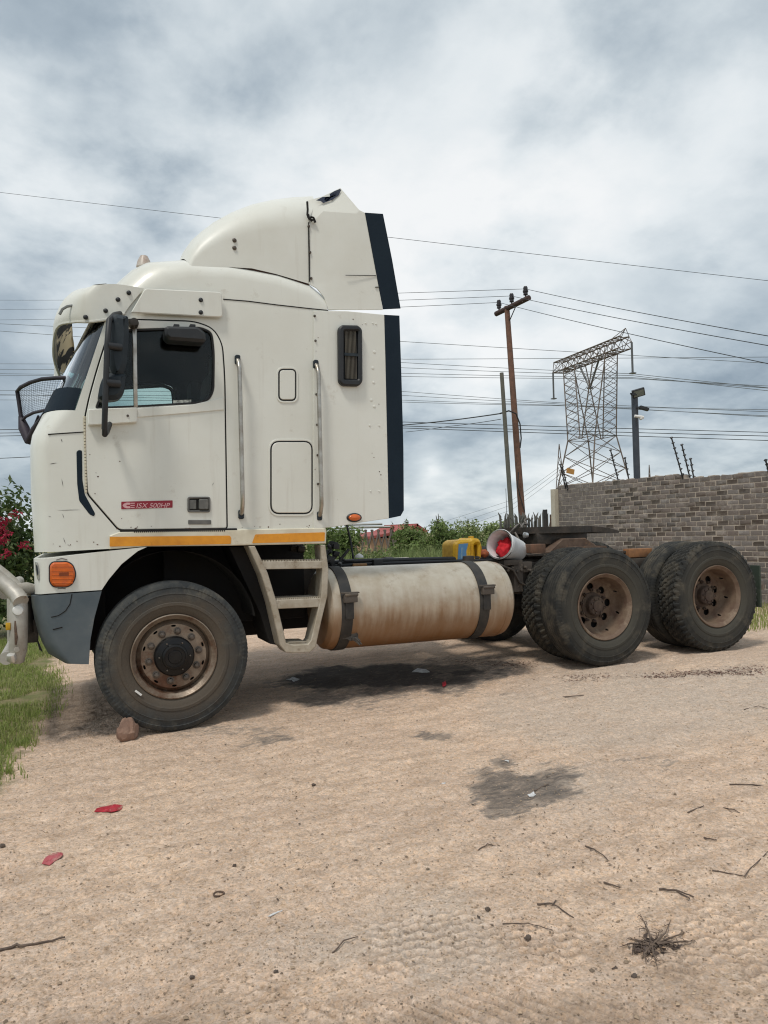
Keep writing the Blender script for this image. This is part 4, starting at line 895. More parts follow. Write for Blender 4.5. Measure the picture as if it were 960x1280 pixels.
# ============================================================ THINGS LYING ON THE TRUCK
# yellow jerrycan
jc = pt(579, 686, .78); jx0, jx1 = P(567, 686, .68)[0], P(603, 686, .70)[0]; jz0, jz1 = P(580, 701, .7)[1]-.01, P(580, 672.5, .7)[1]
JC = empty('jerrycan', ((jx0+jx1)/2, .8, jz0), 'yellow plastic jerrycan with a blue label, lying on the chassis beside the white bucket', 'jerrycan')
w_ = jx1-jx0; h_ = jz1-jz0
body = rpoly([(jx0, jz0), (jx1-.02, jz0), (jx1, jz0+h_*.5), (jx1-.03, jz1-.01), (jx0+w_*.62, jz1), (jx0+w_*.56, jz1-.015), (jx0+w_*.16, jz1-.018), (jx0+.005, jz1-.05)], .035, 5)
hole = rpoly([(jx0+w_*.74, jz0+h_*.18), (jx0+w_*.83, jz0+h_*.18), (jx0+w_*.84, jz0+h_*.72), (jx0+w_*.72, jz0+h_*.72)], .02, 4)
mb = MB(); mb.plate(body, .68, .92, [hole], bev=.022); mb.build('body', YELLOW, JC, smooth=.7)
mb = MB(); mb.plate([(jx0+w_*.12, jz0+.02), (jx0+w_*.17, jz1-.055), (jx0+w_*.48, jz1-.05), (jx0+w_*.45, jz1-.09), (jx0+w_*.41, jz1-.12), (jx0+w_*.42, jz0+.03), (jx0+w_*.3, jz0+.012)], .677, .681); mb.build('label_sticker', BLUE, JC)
mb = MB(); mb.plate([(jx0+w_*.22, jz0+.03), (jx0+w_*.25, jz1-.09), (jx0+w_*.29, jz1-.09), (jx0+w_*.27, jz0+.035)], .6755, .677); mb.build('label_print', pmat('label_pale', (.25, .38, .42), (.10, .22, .38), .6, 0, 30), JC)
mb = MB(); mb.lathe([(0, .012), (.028, .01), (.03, -.03)], (jx0+w_*.80, .80, jz1+.004), 16, axis='Z'); mb.build('cap', YELLOW, JC, smooth=.7)
for k in range(2):
    mb = MB(); mb.bar((jx0+w_*(.52+k*.10), .678, jz0+.03), (jx0+w_*(.53+k*.10), .678, jz1-.06), .012); mb.build('moulded_rib', YELLOW, JC)
# bucket on its side, mouth towards the front of the truck
bc = pt(624, 680, .60); ax = Vector((.80, .42, -.20)).normalized()
BK = empty('bucket', (bc.x+.12, bc.y+.1, 1.10), 'white plastic bucket lying on its side on the chassis with red cloth inside', 'bucket')
q4 = ax.to_track_quat('Z', 'Y').to_matrix()
def orient(mb, c): mb.v = [tuple(q4 @ Vector(p) + c) for p in mb.v]; return mb
R_ = .137; Lk = .34
mb = MB(); mb.lathe([(R_+.004, 0), (R_+.008, .006), (R_+.006, .02), (R_-.001, .024), (R_-.004, .05), (R_-.0035, .056), (R_-.006, .06), (R_-.03, Lk), (0, Lk), (0, Lk-.006), (R_-.036, Lk-.006), (R_-.010, .06), (R_-.005, 0)], (0, 0, 0), 48, axis='Z'); orient(mb, bc).build('shell', BUCKET, BK, smooth=.6)
bm_ = bmesh.new(); bmesh.ops.create_icosphere(bm_, subdivisions=4, radius=1)
from mathutils import noise as mnoise
vs = []
for v in bm_.verts:
    p = v.co; f = 1+.35*mnoise.noise(p*2.2)+.18*mnoise.noise(p*6)
    vs.append((p.x*.092*f+.01, p.y*.09*f-.02, .145+p.z*.085*f))
fs = [tuple(v.index for v in f.verts) for f in bm_.faces]; bm_.free()
mb = MB(); mb.add(vs, fs); orient(mb, bc).build('lining_cloth', REDRAG, None, smooth=2, label='crumpled bright red cloth stuffed inside the white bucket', cat='cloth').name = 'red_cloth'
mb = MB(); mb.tube([tuple(q4 @ Vector((R_*math.cos(a)*1.03, R_*math.sin(a)*1.03, .03+.0*a)) + bc) for a in np.linspace(-2.6, -.9, 12)], .004, 5); mb.build('handle', BLACK, BK, smooth=1)
a = pt(604.5, 692, .7); bm_ = bmesh.new(); bmesh.ops.create_icosphere(bm_, subdivisions=3, radius=1)
mb = MB(); mb.add([(a.x+v.co.x*.045*(1+.5*mnoise.noise(v.co*3)), a.y+v.co.y*.05, a.z+v.co.z*.04*(1+.5*mnoise.noise(v.co*3+Vector((3, 1, 2))))) for v in bm_.verts], [tuple(v.index for v in f.verts) for f in bm_.faces]); bm_.free()
mb.build('rag', pmat('orange_rag', (.35, .09, .03), (.2, .06, .03), .9, 0, 30), None, smooth=2, label='small orange rag wedged between the yellow jerrycan and the bucket', cat='rag')

# ============================================================ GROUND
def vnoise(x, y, seed):
    r = np.random.default_rng(seed); T = r.random((256, 256))
    xi, yi = np.floor(x).astype(int), np.floor(y).astype(int); fx, fy = x-xi, y-yi
    fx = fx*fx*(3-2*fx); fy = fy*fy*(3-2*fy); a = T[xi & 255, yi & 255]; b = T[(xi+1) & 255, yi & 255]; c = T[xi & 255, (yi+1) & 255]; d = T[(xi+1) & 255, (yi+1) & 255]
    return (a*(1-fx)+b*fx)*(1-fy)+(c*(1-fx)+d*fx)*fy-.5
def fbm(x, y, seed, o=4, g=.5):
    s = 0; a = 1.0
    for k in range(o): s = s+a*vnoise(x*2**k+17.3*k, y*2**k+5.1*k, seed+k); a *= g
    return s
def axis(lo, hi, st, far):
    core = np.arange(lo, hi, st); up, q, d = [], hi, st
    while q < far: up.append(q); d *= 1.14; q += d
    dn_, q, d = [], lo-st, st
    while q > -far: dn_.append(q); d *= 1.14; q -= d
    return np.array(dn_[::-1]+list(core)+up+[far*1.05])
gx = axis(-2.4, 4.6, .018, 2500); gy = axis(-4.6, 1.2, .018, 2500)
gx = np.unique(np.round(np.concatenate([gx[(gx < -1.3) | (gx > 2.5)], np.arange(-1.3, 2.5, .0105)]), 4)); gy = np.unique(np.round(np.concatenate([gy[(gy < -4.3) | (gy > -2.1)], np.arange(-4.3, -2.1, .0105)]), 4))
Xg, Yg = np.meshgrid(gx, gy, indexing='ij')
near = np.exp(-np.maximum(0, np.hypot(Xg-1, Yg+1)-7)/6)
def stain(px, py, rx, ry, X, Y, rot=0.0, seed=1, rough=.5, sc=4):
    c = pg(px, py); a = pg(px+rx, py); b = pg(px, py-ry) if py-ry > 720 else pg(px, py+ry)
    ra = math.hypot(a.x-c.x, a.y-c.y); rb = math.hypot(b.x-c.x, b.y-c.y)
    u = (a-c).normalized(); dx, dy = X-c.x, Y-c.y; p = dx*u.x+dy*u.y; q = -dx*u.y+dy*u.x
    d = np.sqrt((p/ra)**2+(q/rb)**2)+rough*fbm(X*sc, Y*sc, seed)
    return np.clip((1.05-d)*2.2, 0, 1)
EP = sorted([(q.y, q.x) for q in (pg(*e) for e in ((-60, 1060), (0, 962), (40, 912), (86, 852), (62, 838), (60, 815), (95, 800), (170, 792), (230, 786)))])
edge = np.interp(Yg, [e[0] for e in EP], [e[1] for e in EP])+.16*fbm(Yg*1.6, Xg*.6, 31)+.12*fbm(Yg*5, Xg*5, 77)
grassm = np.clip((edge-Xg)*3+.5, 0, 1)
yard_far = np.clip((Yg-5.2+.4*fbm(Xg*.7, Yg*.7, 3))*2, 0, 1)
rightg = np.clip(((Xg-6.1)+.62*(Yg-.6)*.0+.25*fbm(Xg, Yg, 9))*3, 0, 1)*np.clip((Yg+3.0)*2, 0, 1)
verge = np.maximum(np.maximum(grassm, yard_far), 0*rightg)
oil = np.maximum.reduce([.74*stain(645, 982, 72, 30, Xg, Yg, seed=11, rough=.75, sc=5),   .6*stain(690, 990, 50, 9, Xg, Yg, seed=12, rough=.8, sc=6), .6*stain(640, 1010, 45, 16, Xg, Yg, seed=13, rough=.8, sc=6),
     .55*stain(335, 927, 34, 8, Xg, Yg, seed=14, rough=.8, sc=7), .6*stain(545, 920, 34, 7, Xg, Yg, seed=15, rough=.9, sc=6), .45*stain(455, 860, 120, 22, Xg, Yg, seed=16, rough=.7, sc=3), 1.0*stain(460, 848, 165, 18, Xg, Yg, seed=17, rough=.6, sc=3), .8*stain(520, 838, 120, 10, Xg, Yg, seed=37, rough=.6, sc=3),  # under the tank: oil with the tank's shadow painted into it
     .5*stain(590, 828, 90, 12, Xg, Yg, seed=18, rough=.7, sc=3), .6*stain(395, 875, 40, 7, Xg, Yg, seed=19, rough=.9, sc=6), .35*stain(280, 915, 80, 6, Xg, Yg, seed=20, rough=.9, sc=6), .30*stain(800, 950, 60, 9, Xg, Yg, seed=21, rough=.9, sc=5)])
dark_zone = np.clip(np.maximum.reduce([.8*stain(70, 900, 75, 28, Xg, Yg, seed=23, rough=.8, sc=3), .8*stain(120, 860, 70, 26, Xg, Yg, seed=24, rough=.7, sc=3), .5*stain(230, 1285, 160, 36, Xg, Yg, seed=25, rough=1.0, sc=4), .55*stain(650, 1290, 340, 42, Xg, Yg, seed=26, rough=.9, sc=4), .3*stain(900, 1230, 120, 60, Xg, Yg, seed=27, rough=1, sc=3)]), 0, 1)  # darker ground by the front bumper and along the near edge
greyz = np.clip(.85*stain(800, 880, 260, 60, Xg, Yg, seed=28, rough=.8, sc=1.3)+.75*stain(430, 1180, 190, 60, Xg, Yg, seed=29, rough=1.2, sc=1.8)+.35*fbm(Xg*.8, Yg*.8, 40)+np.clip((Xg-3.2)*.3, 0, .5), 0, 1)
# relief: slabs of compacted grit, scuffs along the drive, tyre-tread ripples near the camera
Zg = gz(Xg, Yg)
c, s_ = math.cos(.45), math.sin(.45); Xr, Yr = Xg*c+Yg*s_, -Xg*s_+Yg*c
rel = .022*fbm(Xg*1.1, Yg*1.1, 50, 3)+.011*fbm(Xr*3, Yr*8, 51, 4)+.011*fbm(Xg*18, Yg*18, 52, 3, .7)
pit = fbm(Xg*8, Yg*8, 53, 3); rel -= .010*np.clip(pit-.22, 0, 1)*3
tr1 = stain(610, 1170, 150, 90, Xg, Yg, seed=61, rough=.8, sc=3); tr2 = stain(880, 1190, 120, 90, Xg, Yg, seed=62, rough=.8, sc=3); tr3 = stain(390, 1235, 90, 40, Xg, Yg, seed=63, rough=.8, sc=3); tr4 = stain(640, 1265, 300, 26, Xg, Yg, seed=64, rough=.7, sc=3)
fdir = Xg*Fv.x+Yg*Fv.y; rdir = Xg*Rv.x+Yg*Rv.y
wob = .012*fbm(Xg*6, Yg*6, 65)
rip = np.sin((fdir+wob)*2*math.pi/.050+2.2*np.floor(rdir/.17+.3*fbm(fdir*2, rdir*2, 91))+1.2*np.sin(rdir*2*math.pi/.085)); rip2 = np.sin((fdir*.8+rdir*.6+wob)*2*math.pi/.042)
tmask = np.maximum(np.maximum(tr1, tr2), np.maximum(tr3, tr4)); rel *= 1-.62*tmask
rip_c = np.clip(rip*1.6, -1, .7); trk = np.maximum(np.maximum(tr1, tr2), tr3)*np.clip(.55+fbm(Xg*4, Yg*4, 66)*2.4, 0, 1)*rip_c+.7*rip2*tr4*np.clip(.6+fbm(Xg*3, Yg*3, 67)*1.8, 0, 1)  # ridge and groove tone that stands in for relief shading
rel += .0055*rip_c*np.maximum(np.maximum(tr1, tr2), tr3)*np.clip(.75+fbm(Xg*4, Yg*4, 66)*1.8, 0, 1) + .0065*rip2*tr4
far_ = np.exp(-np.maximum(0, np.hypot(Xg-1, Yg+2)-8)/5)
0 and print('DBG', tr1.max(), tr2.max(), tr4.max(), tr1.mean(), [tuple(pg(*q)) for q in ((610, 1170), (760, 1170), (610, 1080))], Xg.shape)
Zg = Zg+rel*far_ + grassm*.03*fbm(Xg*2, Yg*2, 55)*far_
flat = np.zeros_like(Zg)
for wx in (-.016, 3.79, 5.13):
    for wy in (.14, .46, 2.2): flat = np.maximum(flat, np.exp(-((Xg-wx)/.22)**2-((Yg-wy)/.3)**2))
Zg = Zg*(1-flat)+(gz(Xg, Yg)+.004)*flat
nx, ny = Xg.shape; i = np.arange(nx-1)[:, None]; j = np.arange(ny-1)[None, :]
F = np.stack([i*ny+j, (i+1)*ny+j, (i+1)*ny+j+1, i*ny+j+1], -1).reshape(-1, 4)
V = np.stack([Xg, Yg, Zg], -1).reshape(-1, 3)
me = bpy.data.meshes.new('ground'); me.vertices.add(len(V)); me.vertices.foreach_set('co', V.ravel()); me.loops.add(F.size); me.loops.foreach_set('vertex_index', F.ravel()); me.polygons.add(len(F)); me.polygons.foreach_set('loop_start', np.arange(len(F))*4); me.polygons.foreach_set('use_smooth', np.ones(len(F), bool)); me.update()
def attr(name, A): me.attributes.new(name, 'FLOAT', 'POINT').data.foreach_set('value', A.ravel().astype('f'))
attr('verge', verge); attr('oil', oil); attr('dark_zone', dark_zone); attr('grey', greyz); attr('track_shade', .5+.5*trk)
gm = bpy.data.materials.new('ground'); gm.use_nodes = True; t = gm.node_tree; b = t.nodes['Principled BSDF']; L = t.links.new
g = nn(t, 'ShaderNodeNewGeometry'); pos = g.outputs['Position']
def nz(sc, det=6.0, ro=.6, vec=None):
    n = nn(t, 'ShaderNodeTexNoise', Scale=sc, Detail=det, Roughness=ro); L(vec or pos, n.inputs['Vector']); return n.outputs[0]
def at_(n): q = nn(t, 'ShaderNodeAttribute', attribute_name=n); return q.outputs['Fac']
mp = nn(t, 'ShaderNodeMapping'); mp.inputs['Rotation'].default_value = (0, 0, -.45); mp.inputs['Scale'].default_value = (1, 3.2, 1); L(pos, mp.inputs[0])
a1, a2, a3, a4 = nz(1.1), nz(7), nz(38, 7, .75), nz(3.2, 9, .7, mp.outputs[0])
col = mixc(t, ramp(t, a1, [(.3, 0.), (.7, 1.)]), (.69, .525, .40), (.58, .44, .345))
col = mixc(t, ramp(t, a4, [(.42, 0.), (.60, .85)]), col, (.47, .35, .265))
col = mixc(t, mth(t, 'MULTIPLY', at_('grey'), ramp(t, a2, [(.3, .35), (.7, .95)])), col, (.50, .425, .36))
col = mixc(t, ramp(t, a2, [(.54, 0.), (.72, .6)]), col, (.66, .50, .38))
col = mixc(t, ramp(t, a3, [(.54, 0.), (.62, .45), (.70, .75)]), col, (.22, .16, .11))
def vor(sc, feat='F1'):
    v_ = nn(t, 'ShaderNodeTexVoronoi', Scale=sc); v_.feature = feat; L(pos, v_.inputs['Vector']); return v_
vg1, vg2 = vor(55), vor(140)
for v_, am in ((vg1, .20), (vg2, .34)):
    s_ = nn(t, 'ShaderNodeSeparateColor'); L(v_.outputs['Color'], s_.inputs[0]); hs = nn(t, 'ShaderNodeHueSaturation'); L(col, hs.inputs['Color']); L(mth(t, 'ADD', mth(t, 'MULTIPLY', s_.outputs[0], am), 1-am*.45), hs.inputs['Value']); L(mth(t, 'ADD', mth(t, 'MULTIPLY', s_.outputs[1], .2), .93), hs.inputs['Saturation']); col = hs.outputs[0]
col = mixc(t, ramp(t, nz(70, 3, .6), [(.60, 0.), (.72, .55)]), col, (.56, .46, .35))
col = mixc(t, mth(t, 'MULTIPLY', at_('dark_zone'), ramp(t, a4, [(.3, .35), (.65, .85)])), col, (.185, .14, .105))
trk_shade_f = ramp(t, mth(t, 'ADD', at_('track_shade'), mth(t, 'MULTIPLY', mth(t, 'SUBTRACT', a3, .5), .35)), [(.08, 0.), (.46, .5), (.54, .5), (.92, 1.)])
hs = nn(t, 'ShaderNodeHueSaturation'); L(col, hs.inputs['Color']); L(mth(t, 'ADD', mth(t, 'MULTIPLY', trk_shade_f, .44), .78), hs.inputs['Value']); col = hs.outputs[0]  # tread ridges lightened, grooves darkened: relief shading painted into the colour
oil_shade_f = ramp(t, mth(t, 'ADD', at_('oil'), mth(t, 'MULTIPLY', mth(t, 'SUBTRACT', nz(8, 10, .80, mp.outputs[0]), .5), 3.0)), [(.28, 0.), (.46, .72), (.95, 1.)])
col = mixc(t, mth(t, 'MULTIPLY', mth(t, 'MULTIPLY', oil_shade_f, .92), ramp(t, at_('oil'), [(.02, 0.), (.12, 1.)])), col, mixc(t, ramp(t, at_('oil'), [(.45, 0.), (.95, 1.)]), mixc(t, ramp(t, nz(14, 8, .7, mp.outputs[0]), [(.38, 0.), (.60, 1.)]), (.105, .10, .098), (.33, .275, .225)), (.042, .040, .040)))  # near-black tone holds the painted under-tank shadow as well as oil
vg = ramp(t, mth(t, 'ADD', at_('verge'), mth(t, 'MULTIPLY', mth(t, 'SUBTRACT', nz(9, 6), .5), .9)), [(.35, 0.), (.65, 1.)])
col = mixc(t, vg, col, mixc(t, ramp(t, nz(6), [(.4, 0.), (.65, 1.)]), (.16, .17, .065), (.26, .21, .12)))
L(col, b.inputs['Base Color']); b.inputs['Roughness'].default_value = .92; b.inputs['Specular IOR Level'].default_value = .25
hgt_ = mth(t, 'ADD', mth(t, 'ADD', mth(t, 'MULTIPLY', a3, .55), mth(t, 'SUBTRACT', mth(t, 'MULTIPLY', mth(t, 'MULTIPLY', ramp(t, a2, [(.4, .25), (.65, 1.)]), .5), .5), mth(t, 'MULTIPLY', vg1.outputs['Distance'], .45))), mth(t, 'ADD', mth(t, 'MULTIPLY', nz(130, 4, .7), .6), mth(t, 'MULTIPLY', nz(18, 6, .7, mp.outputs[0]), 1.0)))
bp = nn(t, 'ShaderNodeBump', Strength=.65, Distance=.020); L(hgt_, bp.inputs['Height']); L(bp.outputs[0], b.inputs['Normal'])
me.materials.append(gm); GO = bpy.data.objects.new('ground', me); COL.objects.link(GO); setp(GO, kind='structure')
def gh(x, y):                     # height of the built sheet (nearest sample)
    return float(Zg[min(nx-1, max(0, np.searchsorted(gx, x))), min(ny-1, max(0, np.searchsorted(gy, y)))])
def gp(px, py):
    q = pg(px, py); return Vector((q.x, q.y, gh(q.x, q.y)))

# ---- loose grit
def scatter(n, fn): 
    out = []
    while len(out) < n:
        px, py = rng.uniform(-60, 1020), 800+500*rng.random()**1.0; q = pg(px, py)
        if fn(q, px, py): out.append(q)
    return out
ico = [(0, 0, 1), (.9, 0, .1), (0, .9, .1), (-.9, 0, .1), (0, -.9, .1), (0, 0, -.6)]; icf = [(0, 1, 2), (0, 2, 3), (0, 3, 4), (0, 4, 1), (5, 2, 1), (5, 3, 2), (5, 4, 3), (5, 1, 4)]
mb = MB()
for q in scatter(16000, lambda q, x, y: q.x > -1.3+.3*(q.y < -1)*-1):
    s = .0022+.0035*rng.random()**3+(.008*rng.random() if rng.random() < .025 else 0); a = rng.random()*6.28; sx, sy, sz = s*rng.uniform(.7, 1.4), s*rng.uniform(.7, 1.2), s*rng.uniform(.4, .8); z = gh(q.x, q.y)
    mb.add([(q.x+(x*math.cos(a)*sx-y*math.sin(a)*sy), q.y+(x*math.sin(a)*sx+y*math.cos(a)*sy), z+zc*sz+sz*.2) for x, y, zc in ico], icf)
GRIT = pmat('grit', (.38, .28, .19), (.24, .18, .13), .9, 0, 3, island=.9)
mb.build('gravel', GRIT, kind='stuff', fix=False, label='loose grit on the dirt yard')

# ---- grass blades
def blades(name, pts, hmin, hmax, mat, w=.006, lean=.5, label=None):
    V, Fc_ = [], []
    for (x, y, z) in pts:
        h = rng.uniform(hmin, hmax); a = rng.random()*6.28; l = rng.random()*lean*h; dx, dy = math.cos(a)*l, math.sin(a)*l; wa = rng.random()*3.14; wx, wy = math.cos(wa)*w/2, math.sin(wa)*w/2; b0 = len(V)
        V += [(x-wx, y-wy, z-.005), (x+wx, y+wy, z-.005), (x+dx*.35+wx*.8, y+dy*.35+wy*.8, z+h*.6), (x+dx*.35-wx*.8, y+dy*.35-wy*.8, z+h*.6), (x+dx, y+dy, z+h*(1-.25*(l/h)))]
        Fc_ += [(b0, b0+1, b0+2, b0+3), (b0+3, b0+2, b0+4)]
    me = bpy.data.meshes.new(name); me.from_pydata(V, [], Fc_); me.materials.append(mat); o = bpy.data.objects.new(name, me); COL.objects.link(o); return setp(o, label, kind='stuff')
def leafmat(name, c1, c2, c3, sc=1.2, tr=.35, isl=.7):
    m = bpy.data.materials.new(name); m.use_nodes = True; t = m.node_tree; b = t.nodes['Principled BSDF']; L = t.links.new; out = t.nodes['Material Output']
    g = nn(t, 'ShaderNodeNewGeometry'); n = nn(t, 'ShaderNodeTexNoise', Scale=sc, Detail=3.0); L(g.outputs['Position'], n.inputs['Vector'])
    col = mixc(t, ramp(t, n.outputs[0], [(.38, 0.), (.62, 1.)]), c1, c2); col = mixc(t, ramp(t, g.outputs['Random Per Island'], [(.72, 0.), (1, .8)]), col, c3)
    hs = nn(t, 'ShaderNodeHueSaturation'); L(col, hs.inputs['Color']); r2 = mth(t, 'FRACT', mth(t, 'MULTIPLY', g.outputs['Random Per Island'], 17.3)); L(mth(t, 'ADD', mth(t, 'MULTIPLY', r2, isl), 1-isl/2), hs.inputs['Value'])
    L(hs.outputs[0], b.inputs['Base Color']); b.inputs['Roughness'].default_value = .55; b.inputs['Specular IOR Level'].default_value = .3
    tl = nn(t, 'ShaderNodeBsdfTranslucent'); L(hs.outputs[0], tl.inputs[0]); mx = nn(t, 'ShaderNodeMixShader'); mx.inputs[0].default_value = tr; L(b.outputs[0], mx.inputs[1]); L(tl.outputs[0], mx.inputs[2]); L(mx.outputs[0], out.inputs[0]); return m
GRASSM = leafmat('grass_blade', (.25, .32, .085), (.33, .37, .125), (.44, .39, .22), 2.5, .45)
pts = []
ed = lambda x, y: float(verge[min(nx-1, max(0, np.searchsorted(gx, x))), min(ny-1, max(0, np.searchsorted(gy, y)))])
while len(pts) < 46000:
    x, y = rng.uniform(-2.6, -.2), -1.6+rng.random()**1.6*8.5
    k = ed(x, y)
    if k > .12+.8*rng.random() and (vnoise(np.array(x*3.), np.array(y*3.), 70) > -.30): pts.append((x, y, gh(x, y)))
for px_, py_, n in ((135, 806, 120), (160, 803, 140), (182, 800, 110), (110, 812, 60), (70, 842, 90), (30, 930, 120), (8, 968, 100)):
    for k in range(n): q = pg(px_+rng.normal(0, 9), py_+rng.normal(0, 2.5)); x, y = q.x, q.y; pts.append((x, y, gh(x, y)))
blades('grass', pts, .018, .075, GRASSM, .006, .9, 'short green grass beside the truck front')

# ---- foliage
def leaves(C, n_, size, out=None, lump=.5, flat=.75):
    """leaf quads through a union of ellipsoids C = [(x,y,z, rx,ry,rz)]"""
    V, Fx = [], []
    vol = np.array([c[3]*c[4]*c[5] for c in C])**.66; pr_ = vol/vol.sum(); idx = rng.choice(len(C), n_, p=pr_)
    d = rng.normal(size=(n_, 3)); d /= np.linalg.norm(d, axis=1)[:, None]; rad = rng.random(n_)**.42
    for k in range(n_):
        c = C[idx[k]]; p = np.array(c[:3])+d[k]*rad[k]*np.array(c[3:])*(1+.25*math.sin(d[k][0]*9+d[k][2]*7+idx[k]))
        s = size*rng.uniform(.55, 1.3); nrm = d[k]*.6+rng.normal(size=3)*.5+np.array([0, 0, .35]); nrm /= np.linalg.norm(nrm)
        u = np.cross(nrm, rng.normal(size=3)); u /= np.linalg.norm(u); w = np.cross(nrm, u); b0 = len(V)
        V += [tuple(p-u*s*.5), tuple(p+w*s*.22*1.0-nrm*s*.06), tuple(p+u*s*.5-nrm*s*.12), tuple(p-w*s*.22-nrm*s*.06)]
        Fx += [(b0, b0+1, b0+2), (b0, b0+2, b0+3)]
    return V, Fx
def plant(name, base, C, n_, size, lm, label, cat, group=None, trunk=.04):
    e = empty(name, base, label, cat, group)
    V, Fx = leaves(C, n_, size); mb = MB(); mb.add(V, Fx); mb.build('crown', lm, e, fix=False)
    mb = MB()
    for c in C[:7]:
        a = Vector(base)+Vector((0, 0, -.05)); q = Vector(c[:3]); m = a.lerp(q, .5)+Vector((rng.uniform(-.1, .1), rng.uniform(-.1, .1), .1)); mb.tube([a, m, q, q+(q-m)*.5], [trunk, trunk*.7, trunk*.4, trunk*.15], 5)
    mb.build('trunk', BARK, e, smooth=1); return e
BARK = pmat('bark', (.09, .07, .05), (.05, .04, .03), .9, 0, 8)
LM1 = leafmat('leaf_dark', (.050, .085, .026), (.085, .13, .040), (.17, .19, .08), 1.5)
LM2 = leafmat('leaf_mid', (.12, .18, .050), (.17, .235, .070), (.27, .29, .13), .8)
LM3 = leafmat('leaf_pale', (.16, .22, .075), (.22, .27, .10), (.34, .34, .18), .6)
def blobs(cx_, cy_, z0, z1, rx, ry, n, r, seed):
    R2 = np.random.default_rng(seed); out = []
    for k in range(n):
        a = R2.random()*6.28; u = R2.random()**.5; zf_ = R2.random(); k2 = 1-.45*zf_; rr_ = r*R2.uniform(.6, 1.25)
        out.append((cx_+math.cos(a)*u*rx*k2, cy_+math.sin(a)*u*ry*k2, z0+(z1-z0-rr_*.7)*zf_+rr_*.2, rr_, rr_, rr_*.8))
    return out
# flowering bush at the left edge
q = atd(6, 690, 12.0)
C = blobs(q.x-.25, q.y, .05, 2.45, 1.05, 1.0, 26, .46, 1); C += blobs(q.x+.2, q.y-.3, .0, 1.9, .55, .5, 10, .38, 2)
fb = plant('flowering_bush', (q.x-.2, q.y, -.08), C, 9000, .11, LM1, 'dark green bush with crimson flower clusters behind the bull bar', 'bush')
FLW = leafmat('petal', (.34, .014, .045), (.42, .03, .075), (.22, .01, .03), 5, .4, .5)
for px, py, dd, n in ((4, 652, 11.0, 60), (7, 667, 10.9, 45), (3, 676, 10.9, 50), (20, 643, 10.9, 30), (31, 681, 10.8, 36), (9, 692, 10.8, 45), (2, 660, 10.9, 40), (-8, 668, 10.9, 60)):
    a = atd(px, py, dd); V, Fx = leaves([(a.x, a.y, a.z, .095, .095, .08)], int(n*1.5), .05); mb = MB(); mb.add(V, Fx); mb.build('blossom', FLW, fb, fix=False)
# shrubs beyond the yard, each its own plant
SHR = [(398, 650, 15, 46, LM2, 'dense green shrub behind the air valve, left of the house'), (425, 657, 16, 40, LM2, 'shrub just left of the rusty lattice frame'),
       (462, 690, 17, 56, LM3, 'low pale bush below the red-roofed house'), (524, 657, 20, 46, LM2, 'leafy shrub just right of the cream house gable'), (550, 650, 19, 48, LM2, 'bushy shrub above the left end of the jerrycan'),
       (580, 652, 21, 54, LM3, 'tall green shrub directly above the yellow jerrycan'), (608, 648, 22, 50, LM3, 'pale green shrub between the jerrycan and the bucket'), (632, 654, 23, 40, LM2, 'green shrub behind the bucket at the foot of the wooden poles')]
for k, (px, top, D, wpx, lm, lab) in enumerate(SHR[:8]):
    a = atd(px, top, D); hw = wpx/961*D*.62; zt = a.z
    C = blobs(a.x, a.y, .1, zt, hw*1.35, hw, 30, max(.3, hw*.55), 40+k)
    plant('shrub', (a.x, a.y, .1), C, 7500, .085 if D < 17 else .095, lm, lab, 'shrub', 'shrubs beyond the yard', .05)
# long grass in front of and between the shrubs
pts = []
for k in range(15000):
    px = rng.uniform(385, 690); D = rng.uniform(13, 22); 
    if 443 < px < 503 and rng.random() < .8: continue
    a = atd(px, 690, D); pts.append((a.x, a.y, .12))
blades('long_grass', pts, .45, 1.12, LM3, .022, .5, 'tall weedy grass beyond the yard')
pts = []
for k in range(5000):
    x = rng.uniform(5.8, 9.5); y = rng.uniform(.9, 4.0); pts.append((x, y, .165))
blades('verge_grass', pts, .04, .16, GRASSM, .010, .6, 'green grass along the foot of the brick wall')
# two slim conifers beyond
for px, top, D, lab in ((508, 651, 30, 'slim dark columnar conifer poking above the shrubs right of the house'), (490, 657, 33, 'tiny dark conifer tip rising beside the house roof'), (553, 651, 31, 'thin conifer spire above the dark shrub')):
    a = atd(px, top, D); C = [(a.x, a.y, z, .10+.14*(1-(z/a.z)), .10+.14*(1-(z/a.z)), .25) for z in np.linspace(.3, a.z-.1, 9)]
    plant('conifer', (a.x, a.y, .1), C, 900, .10, LM1, lab, 'tree', 'conifers beyond the shrubs', .04)

# ---- house beyond
a = atd(478, 690, 42); HX, HY = a.x, a.y
HS = empty('house', (HX, HY, .1), 'small peach house with a red roof showing between the shrubs', 'house')
PEACH = pmat('peach_plaster', (.50, .30, .20), (.42, .26, .17), .9, 0, 2); CREAM = pmat('cream_plaster', (.62, .50, .34), None, .9, 0, 2); ROOF = pmat('red_roof', (.34, .07, .06), (.25, .06, .05), .7, 0, 5)
hw = 1.45; zt_ = atd(478, 672.5, 42).z; zr = atd(497, 659.5, 42).z
mb = MB(); mb.box((HX, HY, (zt_+.1)/2), (2*hw, 3.9, zt_-.1)); mb.build('wall', PEACH, HS)
mb = MB(); mb.add([(HX-.1, HY-2.05, zt_-.1), (HX+hw, HY-2.05, zt_-.1), (HX+hw+.05, HY-2.05, zr-.25), (HX+hw*.75, HY-2.05, zr-.05), (HX-.1, HY+2, zt_-.1), (HX+hw, HY+2, zt_-.1), (HX+hw+.05, HY+2, zr-.25), (HX+hw*.75, HY+2, zr-.05)], [(0, 1, 2, 3), (4, 7, 6, 5), (0, 3, 7, 4), (1, 5, 6, 2), (3, 2, 6, 7), (0, 4, 5, 1)]); mb.build('gable', CREAM, HS)
